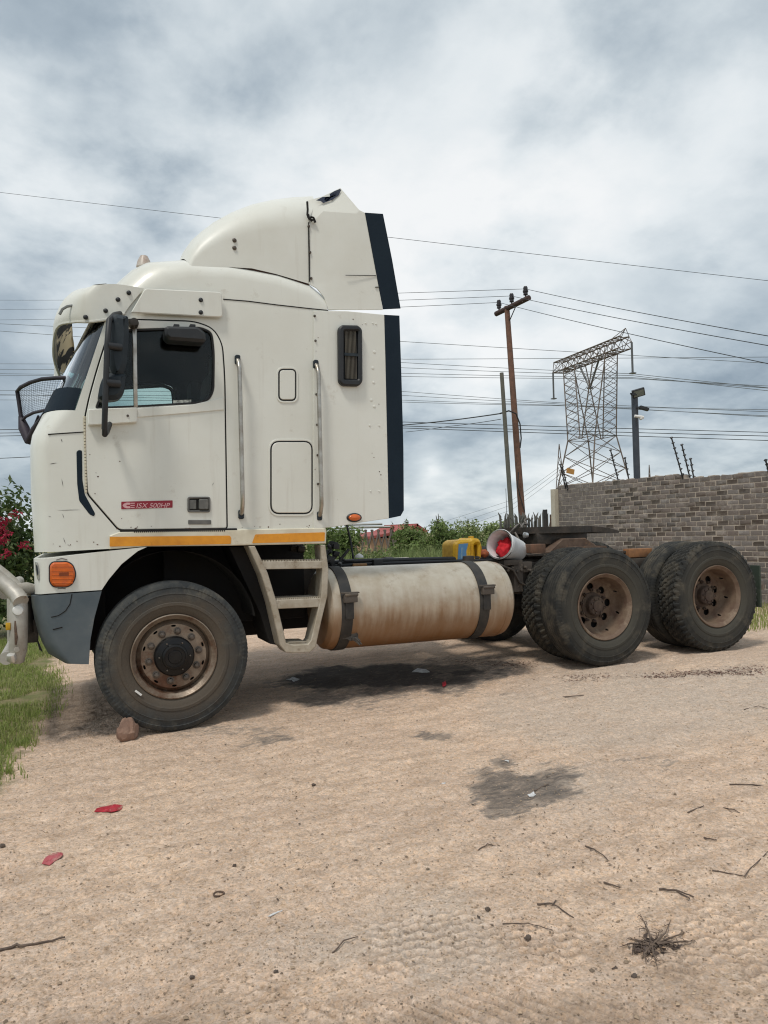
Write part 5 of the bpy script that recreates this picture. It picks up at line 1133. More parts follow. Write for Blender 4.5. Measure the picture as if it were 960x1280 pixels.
mb = MB()
for (xa, za), (xb, zb) in (((HX-hw-.15, zt_-.02), (HX+.02, zt_+.22)), ((HX-.15, zt_+.02), (HX+hw*.78, zr+.05)), ((HX+hw*.72, zr+.05), (HX+hw+.2, zr-.33))):
    mb.plate([(xa, za), (xb, zb), (xb, zb+.13), (xa, za+.13)], HY-2.3, HY+2.2)
mb.build('roof', ROOF, HS)
# rusty lattice frame in front of the house
LF = empty('lattice_frame', tuple(atd(455, 700, 24)), 'low rusty steel lattice frame standing in front of the house', 'frame')
RS = pmat('pylon_rust', (.17, .135, .115), (.13, .11, .10), .8, .2, 6)
tpx = [(422+k*6, 659.5-abs(k-5.5)*.3) for k in range(12)]
mb = MB(); mb.bar(atd(420, 660, 24), atd(488, 658.5, 24), .05); mb.bar(atd(430, 656, 24), atd(478, 655, 24), .05); mb.build('top_rail', pmat('pale_galv', (.35, .35, .34), None, .5, .4), LF)
for k in range(8):
    x = 432+k*8; mb = MB(); mb.bar(atd(x, 662, 24), atd(x+10, 704, 24), .045); mb.bar(atd(x+10, 662, 24), atd(x, 704, 24), .045); mb.build('brace', RS, LF)

# ============================================================ BRICK WALL
wa = atd(699, 660, 15.4); wb = atd(960, 660, 11.3)
wd = Vector((wb.x-wa.x, wb.y-wa.y, 0)); WLEN = wd.length; wd.normalize(); wn_ = Vector((wd.y, -wd.x, 0)) 
if wn_.dot(CAM-wa) < 0: wn_ = -wn_
ZT = atd(699, 612.5, 15.4).z
WALL = empty('brick_wall', (wa.x, wa.y, .15), 'brown brick boundary wall with pale mortar behind the rear wheels', 'wall')
WT = WLEN+1.6; ang = math.atan2(wd.y, wd.x); RZ = Matrix.Rotation(ang, 3, 'Z')
def wp(s, z, o): return Vector((wa.x, wa.y, z))+wd*s+wn_*o
MORT = pmat('mortar', (.43, .37, .31), (.33, .285, .24), .95, 0, 5, 7, .4, .65, .5, 45, (.42, .38, .33), 9, .55, .7)
def brickmat():
    m = pmat('brick', (.165, .136, .120), (.140, .117, .105), .9, 0, 6, 7, .4, .65, .4, 50, (.31, .28, .25), 5, .50, .74)
    t = m.node_tree; b = t.nodes['Principled BSDF']; L = t.links.new; old = b.inputs['Base Color'].links[0].from_socket
    oi = nn(t, 'ShaderNodeObjectInfo'); gi = nn(t, 'ShaderNodeNewGeometry'); isl = gi.outputs['Random Per Island']; hs = nn(t, 'ShaderNodeHueSaturation'); L(old, hs.inputs['Color']); L(mth(t, 'ADD', mth(t, 'MULTIPLY', mth(t, 'FRACT', mth(t, 'ADD', oi.outputs['Random'], isl)), .28), .87), hs.inputs['Value']); L(mth(t, 'ADD', mth(t, 'MULTIPLY', mth(t, 'FRACT', mth(t, 'MULTIPLY', oi.outputs['Random'], 7.1)), .5), .6), hs.inputs['Saturation']); L(hs.outputs[0], b.inputs['Base Color'])
    for n in t.nodes:
        if n.type == 'TEX_NOISE':
            for l in list(n.inputs['Vector'].links): t.links.remove(l)
            g = nn(t, 'ShaderNodeNewGeometry'); L(g.outputs['Position'], n.inputs['Vector'])
    return m
BRICK = brickmat()
ch = .079; bl, bh = .202, .064
step_s = (Vector((atd(853, 600, 12.6).x, atd(853, 600, 12.6).y, 0))-Vector((wa.x, wa.y, 0))).dot(wd)
mb = MB(); mb.box(wp(step_s/2-.0, (ZT+ch+.0)/2-.01, -.0555), (step_s, .11, ZT+ch-.02), RZ); mb.box(wp(step_s+(WT-step_s)/2, ZT/2-.004, -.0555), (WT-step_s-.002, .11, ZT-.008), RZ); mb.build('mortar_core', MORT, WALL)
mb = MB()                                             # rough mortar left along the top course
for k in range(90):
    s = rng.uniform(.02, WT); zt0 = ZT+(ch if s < step_s-.05 else 0); l_ = rng.uniform(.03, .16); mb.box(wp(s, zt0-.004, -.05+rng.normal(0, .01)), (l_, rng.uniform(.05, .10), rng.uniform(.012, .034)), RZ @ Matrix.Rotation(rng.normal(0, .08), 3, 'Y'))
mb.build('mortar_cap', MORT, WALL, bevel=.005, kind='stuff')
variants = []
for k in range(7):
    mb = MB(); mb.box((0, 0, 0), (bl-.015, .10, bh)); o = mb.build('brick', BRICK, WALL, bevel=.004, local=True)
    for v in o.data.vertices: v.co += Vector((rng.normal(0, .0016), rng.normal(0, .0012), rng.normal(0, .0016)))
    variants.append(o.data); bpy.data.objects.remove(o)
half = MB(); half.box((0, 0, 0), (bl/2-.015, .10, bh)); ho = half.build('brick', BRICK, WALL, bevel=.004, local=True); HALF = ho.data; bpy.data.objects.remove(ho)
cand = []
nc = int((ZT+ch-.17)/ch)
for r in range(nc):
    z = ZT+ch-ch/2-r*ch
    lim0, lim1 = 0.0, (step_s if r == 0 else WT)
    s = .0 if r % 2 else -bl/2
    while s < lim1-.06:
        s0, s1 = max(s, lim0), min(s+bl, lim1)
        if s1-s0 > .05: cand.append(((s0+s1)/2, z, s1-s0))
        s += bl+rng.normal(0, .003)
def seen(c):
    q = wp(c[0], c[1], 0); d = q-CAM; dep = d.dot(Fc); x, y = 480+961*d.dot(Rc)/dep, 640-961*d.dot(Uc)/dep
    hid = x > 965 or y > 745 or (y > 690 and x < 905) or (y > 672 and 640 < x < 760)
    return (hid, dep)
cand.sort(key=seen); rest = MB()
for k, (s, z, ln) in enumerate(cand):
    tilt = Matrix.Rotation(rng.normal(0, .010), 3, wn_) @ RZ; pos_ = wp(s, z+rng.normal(0, .0025), -.0455+rng.normal(0, .0014))
    if k < 298:
        me_ = HALF if ln < .17 else variants[rng.integers(7)]
        o = bpy.data.objects.new('brick', me_); COL.objects.link(o); o.parent = WALL; o.location = pos_-WALL.location; o.rotation_euler = tilt.to_euler(); o.scale = (ln/(bl/2 if ln < .17 else bl), 1, 1)
    else: rest.box(pos_, (ln-.015, .10, bh), tilt)
rest.build('brick_courses', BRICK, WALL, kind='stuff')
CRM = pmat('pillar_plaster', (.47, .43, .35), (.38, .34, .27), .9, 0, 3, 7, .4, .65, .2, 30)
mb = MB(); mb.box(wp(-.065, (ZT+.02+.1)/2, -.04), (.125, .26, ZT+.02-.1), RZ); mb.build('end_pillar', CRM, WALL, bevel=.006)
# bent security stays with insulators along the top of the wall
STAY = [(711, 612, 703, 583, 'two-pronged', 15.2), (708, 608, 700, 580, '', 15.25), (773, 596, 763, 562, '', 14.0), (786, 594, 781, 572, '', 13.85), (855, 597, 839, 546, '', 12.7), (864, 598, 852, 555, '', 12.65), (868, 597, 863, 573, '', 12.6), (961, 585, 957, 575, '', 11.3)]
names = ['black electric fence stay nearest the pale end pillar of the wall', 'black electric fence stay second from the pale end pillar, leaning against the first', 'black electric fence stay below the middle of the pylon', 'short black electric fence stay just left of the floodlight pole', 'tallest leaning electric fence stay at the step in the wall top', 'middle one of three leaning fence stays at the step in the wall top', 'shortest of three leaning fence stays at the step in the wall top', 'electric fence stay tip at the right end of the wall']
for (x0, y0, x1, y1, _, D), lab in zip(STAY, names):
    a, b_ = atd(x0, y0+2, D-.05), atd(x1, y1, D-.12); e = empty('fence_stay', a, lab, 'fence stay', 'electric fence stays on the wall')
    mb = MB(); mb.tube([a-Vector((0, 0, .06)), b_], .012, 6); mb.build('rod', BLACK, e)
    n_ = max(3, int((b_-a).length/.085))
    for k in range(n_):
        p = a.lerp(b_, .12+.86*k/(n_-1)); mb = MB(); dd = (b_-a).normalized(); mb.tube([p-dd*.014, p, p+dd*.014], [.016, .030, .016], 7); mb.build('insulator', BLACK, e)

# ============================================================ POLES, PYLON, WIRES
WOOD = pmat('pole_wood', (.17, .085, .058), (.115, .065, .048), .9, 0, 5, 7, .4, .65, .3, 20, (.23, .17, .13), 3, .58, .74); WOODG = pmat('pole_grey', (.10, .10, .085), (.14, .13, .11), .9, 0, 5, 7, .4, .65, .3, 20)
DW = pmat('crossarm_wood', (.05, .03, .028), (.075, .045, .04), .9, 0, 8)
INS = pmat('insulator_brown', (.022, .018, .022), None, .3)
D1 = 28.
a, b_ = atd(656, 672, D1), atd(633.5, 383, D1+.4)
UP = empty('utility_pole', (a.x, a.y, .1), 'tall leaning brown wooden power pole with a tilted crossarm', 'power pole')
base = Vector((a.x, a.y, .1)); mb = MB(); mb.tube([base, base.lerp(b_, .35), base.lerp(b_, .7), b_], [.135, .12, .11, .095], 12); mb.build('pole', WOOD, UP, smooth=1)
c0, c1_ = atd(620, 392.5, D1+.9), atd(661.5, 372, D1-.6)
mb = MB(); mb.tube([c0, c1_], .10, 8); ca = mb.build('crossarm', DW, UP, smooth=1)
TOPS = []
for px, py, f_ in ((624, 381.5, .10), (640.5, 372, .49), (657, 362, .90)):
    p = c0.lerp(c1_, f_); mb = MB(); z = p.z+.08; mb.lathe([(0, .40), (.06, .39), (.085, .33), (.075, .26), (.10, .24), (.10, .18), (.075, .16), (.085, .08), (.03, .06), (.03, -.06)], (p.x, p.y, z), 12, axis='Z'); mb.build('insulator', INS, ca, smooth=.7); TOPS.append(Vector((p.x, p.y, z+.30)))
mb = MB(); mb.bar(c0.lerp(c1_, .62)-Vector((0, 0, .05)), base.lerp(b_, .93), .035); mb.build('brace', BLACK, UP)
mb = MB(); mb.tube([atd(625, 517, D1-.3), atd(636, 513.5, D1-.25), atd(645, 517, D1-.2), atd(650, 530, D1-.15), atd(651.5, 548, D1-.12), atd(650, 560, D1-.14)], .028, 6); mb.build('down_cable', BLACK, UP, smooth=1); mb = MB(); mb.tube([atd(648, 590, D1-.16), atd(647, 608, D1-.2), atd(650, 620, D1-.2), atd(656, 640, D1-.15)], .02, 6); mb.build('down_cable', BLACK, UP, smooth=1)
a, b_ = atd(642.5, 672, D1-.8), atd(627, 466, D1-.6)
SP = empty('stub_pole', (a.x, a.y, .1), 'shorter grey wooden pole without a crossarm beside the tall leaning pole', 'pole')
mb = MB(); base = Vector((a.x, a.y, .1)); mb.tube([base, base.lerp(b_, .5), b_], [.085, .078, .07], 10); mb.build('post', WOODG, SP, smooth=1)
mb = MB(); mb.tube([base.lerp(b_, .01)+Vector((-.25, 0, 0)), base.lerp(b_, .4)+Vector((-.18, -.05, 0))], .010, 5); mb.build('stay_wire', BLACK, SP)
# stake fence under the poles
SF = empty('stake_fence', tuple(atd(660, 690, 20)), 'rough fence of pointed grey stakes at the foot of the wooden poles', 'fence')
STK = pmat('stake_grey', (.085, .085, .075), (.14, .13, .115), .9, 0, 6); IRON = pmat('iron_post', (.02, .022, .024), (.05, .04, .035), .8, 0, 6)
rr = random.Random(9)
for k in range(36):
    px = 629+k*1.65+rr.uniform(-.7, .7); top = 643+rr.uniform(-3, 7)-(3 if k in (0, 2) else 0)-max(0, k-20)*.3; a = atd(px, 690, 20+rr.uniform(-.2, .2)); zt = atd(px, top, 20).z; r_ = rr.uniform(.02, .04); l_ = rr.uniform(-.12, .12)
    mb = MB(); mb.tube([(a.x, a.y, .1), (a.x+l_*.5, a.y, zt-.1), (a.x+l_, a.y, zt)], [r_, r_*.9, r_*.25], 6); mb.build('stake', STK, SF)
mb = MB(); mb.tube([atd(627, 663, 19.9), atd(690, 659, 19.9)], .03, 6); mb.tube([atd(627, 670, 19.9), atd(690, 667, 19.9)], .03, 6); mb.build('rail', STK, SF)
for px, top, w, lab, m_ in ((683, 637, .045, 'black iron post next to the rusty post at the wall end', IRON), (691, 643, .045, 'rusty red-brown iron post against the pale end pillar', RUST)):
    a = atd(px, 690, 16.5); z = atd(px, top, 16.5).z; mb = MB(); mb.tube([(a.x, a.y, .1), (a.x, a.y, z)], w, 12); o_ = mb.build('iron_post', m_, None, smooth=.8, label=lab, cat='post')
# floodlight pole behind the wall
D2 = 16.; a, b_ = atd(797.5, 640, D2), atd(793, 492, D2)
LPO = empty('floodlight_pole', (a.x, a.y, .1), 'dark grey steel pole with two floodlights and a small white camera behind the wall', 'light pole')
PST = pmat('pole_steel', (.045, .055, .07), (.06, .07, .085), .5, .3, 6)
mb = MB(); mb.tube([(a.x, a.y, .1), tuple(b_)], .068, 14); mb.build('pole', PST, LPO, smooth=1)
FL = pmat('flood_glass', (.12, .15, .13), (.16, .19, .17), .25, .1, 20)
q = atd(798, 491, D2-.1); mb = MB(); Rm = Matrix.Rotation(-.5, 3, 'Z') @ Matrix.Rotation(-.25, 3, 'Y') @ Matrix.Rotation(.5, 3, 'X'); mb.box(q, (.26, .06, .17), Rm); f1 = mb.build('floodlight', BLACK, LPO, bevel=.012)
mb = MB(); mb.box(q+Rm @ Vector((0, -.032, 0)), (.21, .006, .125), Rm); mb.build('lens', FL, f1); mb = MB(); mb.tube([q+Vector((-.18, .03, -.02)), q+Vector((.02, .03, -.04))], .02, 6); mb.box(q+Vector((-.10, .02, -.03)), (.12, .05, .05)); mb.build('bracket', BLACK, f1)
q = atd(805, 510.5, D2-.1); mb = MB(); Rm = Matrix.Rotation(-.4, 3, 'Z') @ Matrix.Rotation(.30, 3, 'Y'); mb.box(q, (.19, .10, .07), Rm); f2 = mb.build('floodlight', BLACK, LPO, bevel=.012); mb = MB(); mb.tube([q+Vector((-.16, .05, .02)), q], .02, 6); mb.build('bracket', BLACK, f2)
q = atd(800, 521, D2-.15); mb = MB(); mb.tube([q+Vector((-.10, .05, .02)), q, q+Vector((.07, -.02, -.015))], [.03, .034, .034], 10); mb.lathe([(0, -.05), (.035, -.03), (.042, 0), (.035, .02)], q+Vector((.02, 0, -.02)), 12, axis='Z'); mb.build('camera', WHITE, LPO, smooth=.8)

# lattice pylon
PD = 150.
def pp_(px, py, D): return atd(px, py, D)
c_ = atd(741, 600, PD)
PY = empty('pylon', (c_.x, c_.y, .2), 'tall rusty steel lattice transmission tower with a tilted crossarm behind the wall', 'pylon')
k_ = PD/961
# axes of the tower: the crossarm runs away from the camera to the left
armv = (atd(692, 466, 163)-atd(786, 434, 139)); armv.z = 0; armv.normalize(); sidev = Vector((armv.y, -armv.x, 0))
ctr = Vector((c_.x, c_.y, 0))
def tp_(u, v_, z): return ctr + armv*u + sidev*v_ + Vector((0, 0, z))
mbs = {}
def lat(a0, a1, b0, b1, n, w, mb, alt=True):
    for k in range(n):
        u0, u1 = k/n, (k+1)/n; A0, A1, B0, B1 = a0.lerp(a1, u0), a0.lerp(a1, u1), b0.lerp(b1, u0), b0.lerp(b1, u1); mb.bar(A0, B1, w); mb.bar(B0, A1, w)
        if alt or k == n-1: mb.bar(A1, B1, w)
zw = atd(738, 548, PD).z; zt = atd(740, 452, PD).z; hb, ww = 5.6, 3.0
LEG, BR = .24, .10
leg = lambda u, v_, w0, w1, z0, z1: (tp_(u*w0[0], v_*w0[1], z0), tp_(u*w1[0], v_*w1[1], z1))
# lower body: four splayed legs to the waist
cor = [(-1, -1), (1, -1), (1, 1), (-1, 1)]
Lw = [(tp_(u*7.4, v_*6.0, .2), tp_(u*4.6, v_*2.4, zw)) for u, v_ in cor]
for a, b_ in Lw: mb = MB(); mb.bar(a, b_, LEG); mb.build('leg', RS, PY)
for i_ in range(4):
    (a0, a1), (b0, b1) = Lw[i_], Lw[(i_+1) % 4]; mb = MB(); lat(a0, a1, b0, b1, 6, BR, mb, False); mb.build('bracing', RS, PY)
# two arms of the Y window
for sgn in (-1, 1):
    out_ = [(tp_(sgn*4.6, v_*2.4, zw), tp_(sgn*7.2, v_*1.3, zt)) for v_ in (-1, 1)]; in_ = [(tp_(sgn*.3, v_*2.4, zw), tp_(sgn*3.2, v_*1.3, zt)) for v_ in (-1, 1)]
    mb = MB()
    for a, b_ in out_+in_: mb.bar(a, b_, LEG*.85)
    mb.build('window_arm', RS, PY); mb = MB(); lat(*out_[0], *in_[0], 9, BR*.9, mb, False); lat(*out_[1], *in_[1], 8, BR*.8, mb, False); lat(*out_[0], *out_[1], 9, BR*.8, mb, False); mb.build('bracing', RS, PY)
# crossarm beam
ul = 11.2; mb = MB(); b4 = [[tp_(u, v_, z) for u in (-ul, ul)] for v_, z in ((-1.3, zt), (1.3, zt), (-1.0, zt+2.2), (1.0, zt+2.2))]
for a, b_ in b4: mb.bar(a, b_, LEG*.8)
for i_, j_ in ((0, 1), (2, 3), (0, 2), (1, 3)): lat(*b4[i_], *b4[j_], 10, BR, mb)
cb_ = mb.build('crossarm', RS, PY)
for sgn in (-1, 1):
    tip = tp_(sgn*13.2, 0, zt+.7); mb = MB()
    for q_ in b4: mb.bar(q_[0] if sgn < 0 else q_[1], tip, BR)
    pk = tp_(sgn*11.6, 0, zt+3.6)
    for u in ((8.5, 11.2) if sgn < 0 else ()):
        for v_ in (-1, 1): mb.bar(tp_(sgn*u, v_, zt+2.2), pk, BR)
    mb.build('arm_tip', RS, PY)
IST = pmat('insulator_string', (.10, .105, .11), None, .4)
HANG = []
for u in (-13.2, 13.2):
    top_ = tp_(u, 0, zt+.6); bot_ = top_-Vector((0, 0, 5.6)); mb = MB(); mb.tube([top_, bot_], .20, 6); mb.box(bot_, (.9, .9, .2)); mb.build('insulator_string', IST, PY); HANG.append(bot_)
v0 = tp_(0, 0, zt-5.2); mb = MB(); mb.tube([tp_(-3.4, 0, zt), v0], .20, 6); mb.tube([tp_(3.4, 0, zt), v0], .20, 6); mb.box(v0, (.9, .9, .3)); mb.build('insulator_string', IST, PY)
# transformer frame with an orange plate seen low behind the pylon legs
q = atd(713, 589, 120); mb = MB(); mb.box(q, (1.35, .2, .8), Matrix.Rotation(.2, 3, 'Y')); mb.build('warning_plate', pmat('orange_plate', (.48, .24, .06), (.38, .18, .05), .6, 0, 2), PY)
# smaller pylons far away
def far_pylon(px, top, D, wpx, lab):
    a = atd(px, 660, D); e = empty('pylon', (a.x, a.y, 0), lab, 'pylon'); z = atd(px, top, D).z; w = wpx/961*D/2; mb = MB()
    for s in (-1, 1): mb.bar((a.x+s*w, a.y, 0), (a.x, a.y, z), .30*D/300)
    for k in range(8):
        u = k/8; u2 = (k+1)/8; mb.bar((a.x-w*(1-u), a.y, z*u), (a.x+w*(1-u2), a.y, z*u2), .16*D/300); mb.bar((a.x+w*(1-u), a.y, z*u), (a.x-w*(1-u2), a.y, z*u2), .16*D/300)
    mb.build('lattice', RS, e)
far_pylon(702, 555, 180, 26, 'narrow lattice tower tip rising left of the large pylon'); far_pylon(814, 581, 260, 12, 'tiny far lattice tower peak right of the floodlight pole')

# ---- wires: each its own cable
WIRE = pmat('wire', (.025, .03, .035), None, .6); WIREG = pmat('wire_grey', (.13, .145, .155), None, .6)
def wire(pts, r, sag=0, lab='thin overhead power line crossing the cloudy sky', grp='overhead power lines', mat=None, n=26):
    P3 = [atd(*p) if not isinstance(p, Vector) else p for p in pts]; out = []
    for a, b_ in zip(P3[:-1], P3[1:]):
        L_ = (b_-a).length
        for k in range(n):
            u = k/n; q_ = a.lerp(b_, u); q_.z -= 4*sag*L_*u*(1-u); out.append(q_)
    out.append(P3[-1]); mb = MB(); mb.tube(out, r, 4); mb.build('power_cable', mat or WIRE, None, fix=False, label=lab, cat='cable', group=grp)
wire([(-80, 231, 42), (490, 297, 34), (1050, 361, 30)], .010, .0006, 'highest overhead wire, passing behind the roof fairing', None)
tl = ['wire from the left insulator of the leaning pole', 'wire from the middle insulator of the leaning pole', 'wire from the right insulator of the leaning pole']
for k, (lp, rp) in enumerate((((-90, 400), (1060, 478)), ((-90, 386), (1060, 452)), ((-90, 374), (1060, 440)))):
    wire([(lp[0], lp[1], 60), TOPS[k], (rp[0], rp[1]-3, 14)], .009, .004, tl[k], None)
TG = 'transmission lines through the pylon'; TLb = 'grey transmission conductor strung level with the pylon insulators'
ORD = ('uppermost', 'second', 'third', 'lowest')
for k, (ya, yb, yc) in enumerate(((458, 452.5, 489), (465, 459, 494), (469, 470, 480), (473, 466, 486))): wire([(-120, ya-4, 210), (500, yb+.5, 170), (790, 467+(yb-452)*.35, 141), (1100, yc+9, 120)], .05, .002, ORD[k]+' of the four conductors level with the right arm tip of the pylon', TG, WIREG)
for k, (ya, yb, yc) in enumerate(((491, 489, 514), (497, 494, 523), (503, 500, 520), (494, 502.5, 508))): wire([(-120, ya-4, 210), (500, yb, 175), (692, 503+(yb-489)*.3, 163), (1100, yc+6, 130)], .05, .0015, ORD[k]+' of the four conductors level with the left insulator string of the pylon', TG, WIREG)
for k, (ya, yb, yc) in enumerate(((545, 527.5, 541), (549, 532.5, 545.5), (553, 535, 552))): wire([(-120, ya-6, 150), (505, yb, 140), (1100, yc+3, 130)], .06, .0008, ('uppermost', 'middle', 'lowest')[k]+' of the three dark lower conductors crossing the pylon waist', 'lower transmission lines', WIRE)
for k, (ya, yb, yc) in enumerate(((405, 427, 458), (411, 500, 441))): wire([(-120, ya-6, 220), (505, yb if yb < 440 else 449, 190), (1100, yc+4, 170)], .06, .0008, ('fine pale wire above the conductors, sloping down to the right', 'fine pale wire touching the top of the pylon')[k], 'earth wires', WIREG)
wire([(-120, 575, 60), (40, 571, 50), (507, 531, 36), atd(625, 517, D1-.3)], .022, .004, 'dark service cable rising to the leaning pole', None)
wire([(507, 540, 40), (560, 533, 34), (626, 524, D1-.4)], .012, .003, 'short thin service wire below the dark service cable', None)
for k, (x, y) in enumerate(((699, 584), (699, 588), (704, 590))): wire([(500, 668+k*9, 300), (640, 625+k*6, 210), (x, y, 150)], .035, .002, ('upper', 'middle', 'lower')[k]+' of three faint wires descending to the left behind the wooden poles', 'descending lines', WIREG)

# ============================================================ SMALL THINGS ON THE GROUND
def stone(px, py, w, h, mat, label, name='stone', cat='stone', seed=0):
    q = gp(px, py); bm_ = bmesh.new(); bmesh.ops.create_icosphere(bm_, subdivisions=3, radius=1); mb = MB(); sv = Vector((seed*3.1, seed*1.7, 0))
    d_ = (q-CAM).dot(Fc)/961; vs = []
    for v in bm_.verts:
        p = v.co; f = 1+.45*mnoise.noise(p*1.3+sv)+.16*mnoise.noise(p*3.5+sv); vs.append((q.x+p.x*w*d_/2*f, q.y+p.y*w*d_*.4*f, q.z+(p.z+.72)*h*d_/2*f*1.0))
    mb.add(vs, [tuple(v.index for v in f.verts) for f in bm_.faces]); bm_.free(); return mb.build(name, mat, None, smooth=.5, label=label, cat=cat)
ROCKM = pmat('rock_brown', (.26, .16, .115), (.17, .105, .08), .9, 0, 14, 7, .4, .65, .6, 30, (.36, .25, .19), 20, .58, .72)
stone(160, 926, 26, 31, ROCKM, 'brown rock lying just in front of the front wheel', seed=3)
DKST = pmat('dark_stone', (.08, .06, .05), (.14, .11, .085), .9, 0, 30)
for k, (px, py, s, lab) in enumerate(((610, 1138, 6, 'small black pebble left of the forked twig'), (293, 1084, 5, 'small dark pebble beside the rusty ring'), (345, 1215, 6, 'dark clod below the thin white sliver'), (392, 985, 5, 'small brown pebble beneath the step ladder'), (660, 1175, 8, 'flat dark pebble left of the dead weed'), (793, 1220, 7, 'dark pebble below the dead weed'), (240, 1218, 6, 'dark pebble near the lower left twig end'), (3, 1056, 6, 'dark pebble at the left edge of the yard'))): stone(px, py, s*1.1, s*.75, DKST, lab, 'pebble', 'pebble', k+5)
TWIG = pmat('twig_bark', (.13, .095, .072), (.075, .055, .045), .9, 0, 30)
def twig(pxs, r, label, fork=None, mat=None):
    P3 = [gp(*p)+Vector((0, 0, r*.5)) for p in pxs]; P3 = [p+Vector((0, 0, .006*(k % 2))) for k, p in enumerate(P3)]
    mb = MB(); n_ = len(P3); fine = []
    for a, b_ in zip(P3[:-1], P3[1:]):
        for k in range(4): fine.append(a.lerp(b_, k/4)+Vector((rng.normal(0, r*.5), rng.normal(0, r*.5), 0)))
    fine.append(P3[-1]); m_ = len(fine); r *= .75; mb.tube(fine, [r*(1-.55*k/m_) for k in range(m_)], 6)
    if fork: 
        F3 = [gp(*p)+Vector((0, 0, r)) for p in fork]; mb.tube(F3, r*.6, 5)
    return mb.build('twig', mat or TWIG, None, smooth=1, label=label, cat='twig', group='twigs scattered on the dirt')
twig([(-6, 1191), (20, 1184), (50, 1178), (81, 1174)], .009, 'knobbly brown twig at the lower left edge of the yard')
twig([(732, 1055), (746, 1064), (760, 1073)], .005, 'straight dark twig below the oil stain, pointing to the lower right')
twig([(824, 1110), (846, 1114), (867, 1122)], .006, 'dark forked twig above the dead weed', [(846, 1114), (862, 1124)])
twig([(672, 1131), (691, 1132), (717, 1146)], .005, 'bent forked twig left of the dead weed', [(691, 1132), (695, 1127)])
twig([(756, 1099), (775, 1110)], .005, 'short dark twig between the bent twig and the forked twig')
twig([(860, 1016), (880, 1009)], .006, 'short thick dark twig right of the oil stain')
twig([(912, 979), (940, 980), (962, 980)], .006, 'long thin twig at the right edge level with the oil stain')
twig([(880, 1047), (896, 1052)], .005, 'short twig lying below the thick dark twig')
twig([(597, 1065), (610, 1060), (620, 1057)], .004, 'thin twig just below the left side of the oil stain')
twig([(670, 991), (686, 982)], .006, 'short twig lying on the dark oil stain')
twig([(415, 1190), (430, 1180), (447, 1170)], .004, 'thin curved dry stem in the middle foreground')
twig([(628, 1154), (660, 1157), (690, 1162)], .003, 'thin reddish stem in front of the bent forked twig')
twig([(703, 872), (730, 872)], .007, 'dark twig lying between the oil stain and the drive wheel')
twig([(890, 1086), (930, 1092), (962, 1062)], .004, 'long wispy stem at the right edge above the forked twig')
twig([(930, 888), (948, 884), (962, 888)], .004, 'thin twig at the right edge below the rear wheel')
twig([(905, 1007), (918, 1015), (925, 1017)], .004, 'small pale stem near the thick dark twig')
twig([(318, 872), (330, 868), (327, 875), (350, 873)][::1], .006, 'bent wire-like twig on the lit ground behind the front wheel') if False else None
# dead uprooted weed
q = gp(815, 1183); DW_ = empty('dead_weed', q, 'dark dried-up weed clump with splayed stems in the lower right foreground', 'dead plant'); mb = MB()
for px_, py_ in ((800, 1142), (783, 1172), (790, 1192), (862, 1163), (850, 1186), (822, 1212), (808, 1205), (838, 1150), (870, 1178), (774, 1184)):
    e_ = gp(px_, py_); m_ = q.lerp(e_, .5)+Vector((rng.normal(0, .012), rng.normal(0, .012), .012)); mb.tube([q+Vector((0, 0, .008)), m_, e_+Vector((0, 0, .003))], [.0034, .0024, .0009], 5)
    for j in range(9):
        u = rng.uniform(.1, .9); s0 = q.lerp(e_, u)+Vector((0, 0, .006)); a = rng.random()*6.28; l = rng.uniform(.02, .075)*(1.2-u); mb.tube([s0, s0+Vector((math.cos(a)*l*.5, math.sin(a)*l*.5, .006)), s0+Vector((math.cos(a+.5)*l, math.sin(a+.5)*l, .001))], [.0016, .0012, .0005], 4)
mb.build('stems', pmat('dead_stem', (.16, .115, .085), (.09, .065, .05), .9, 0, 30), DW_, smooth=1); mb = MB(); V, Fx = leaves([(q.x, q.y, q.z+.005, .075, .055, .006)], 120, .026); mb.add(V, Fx); mb.build('withered_leaves', pmat('dead_leaf', (.11, .08, .065), (.06, .045, .04), .9, 0, 20, island=.8), DW_, fix=False)
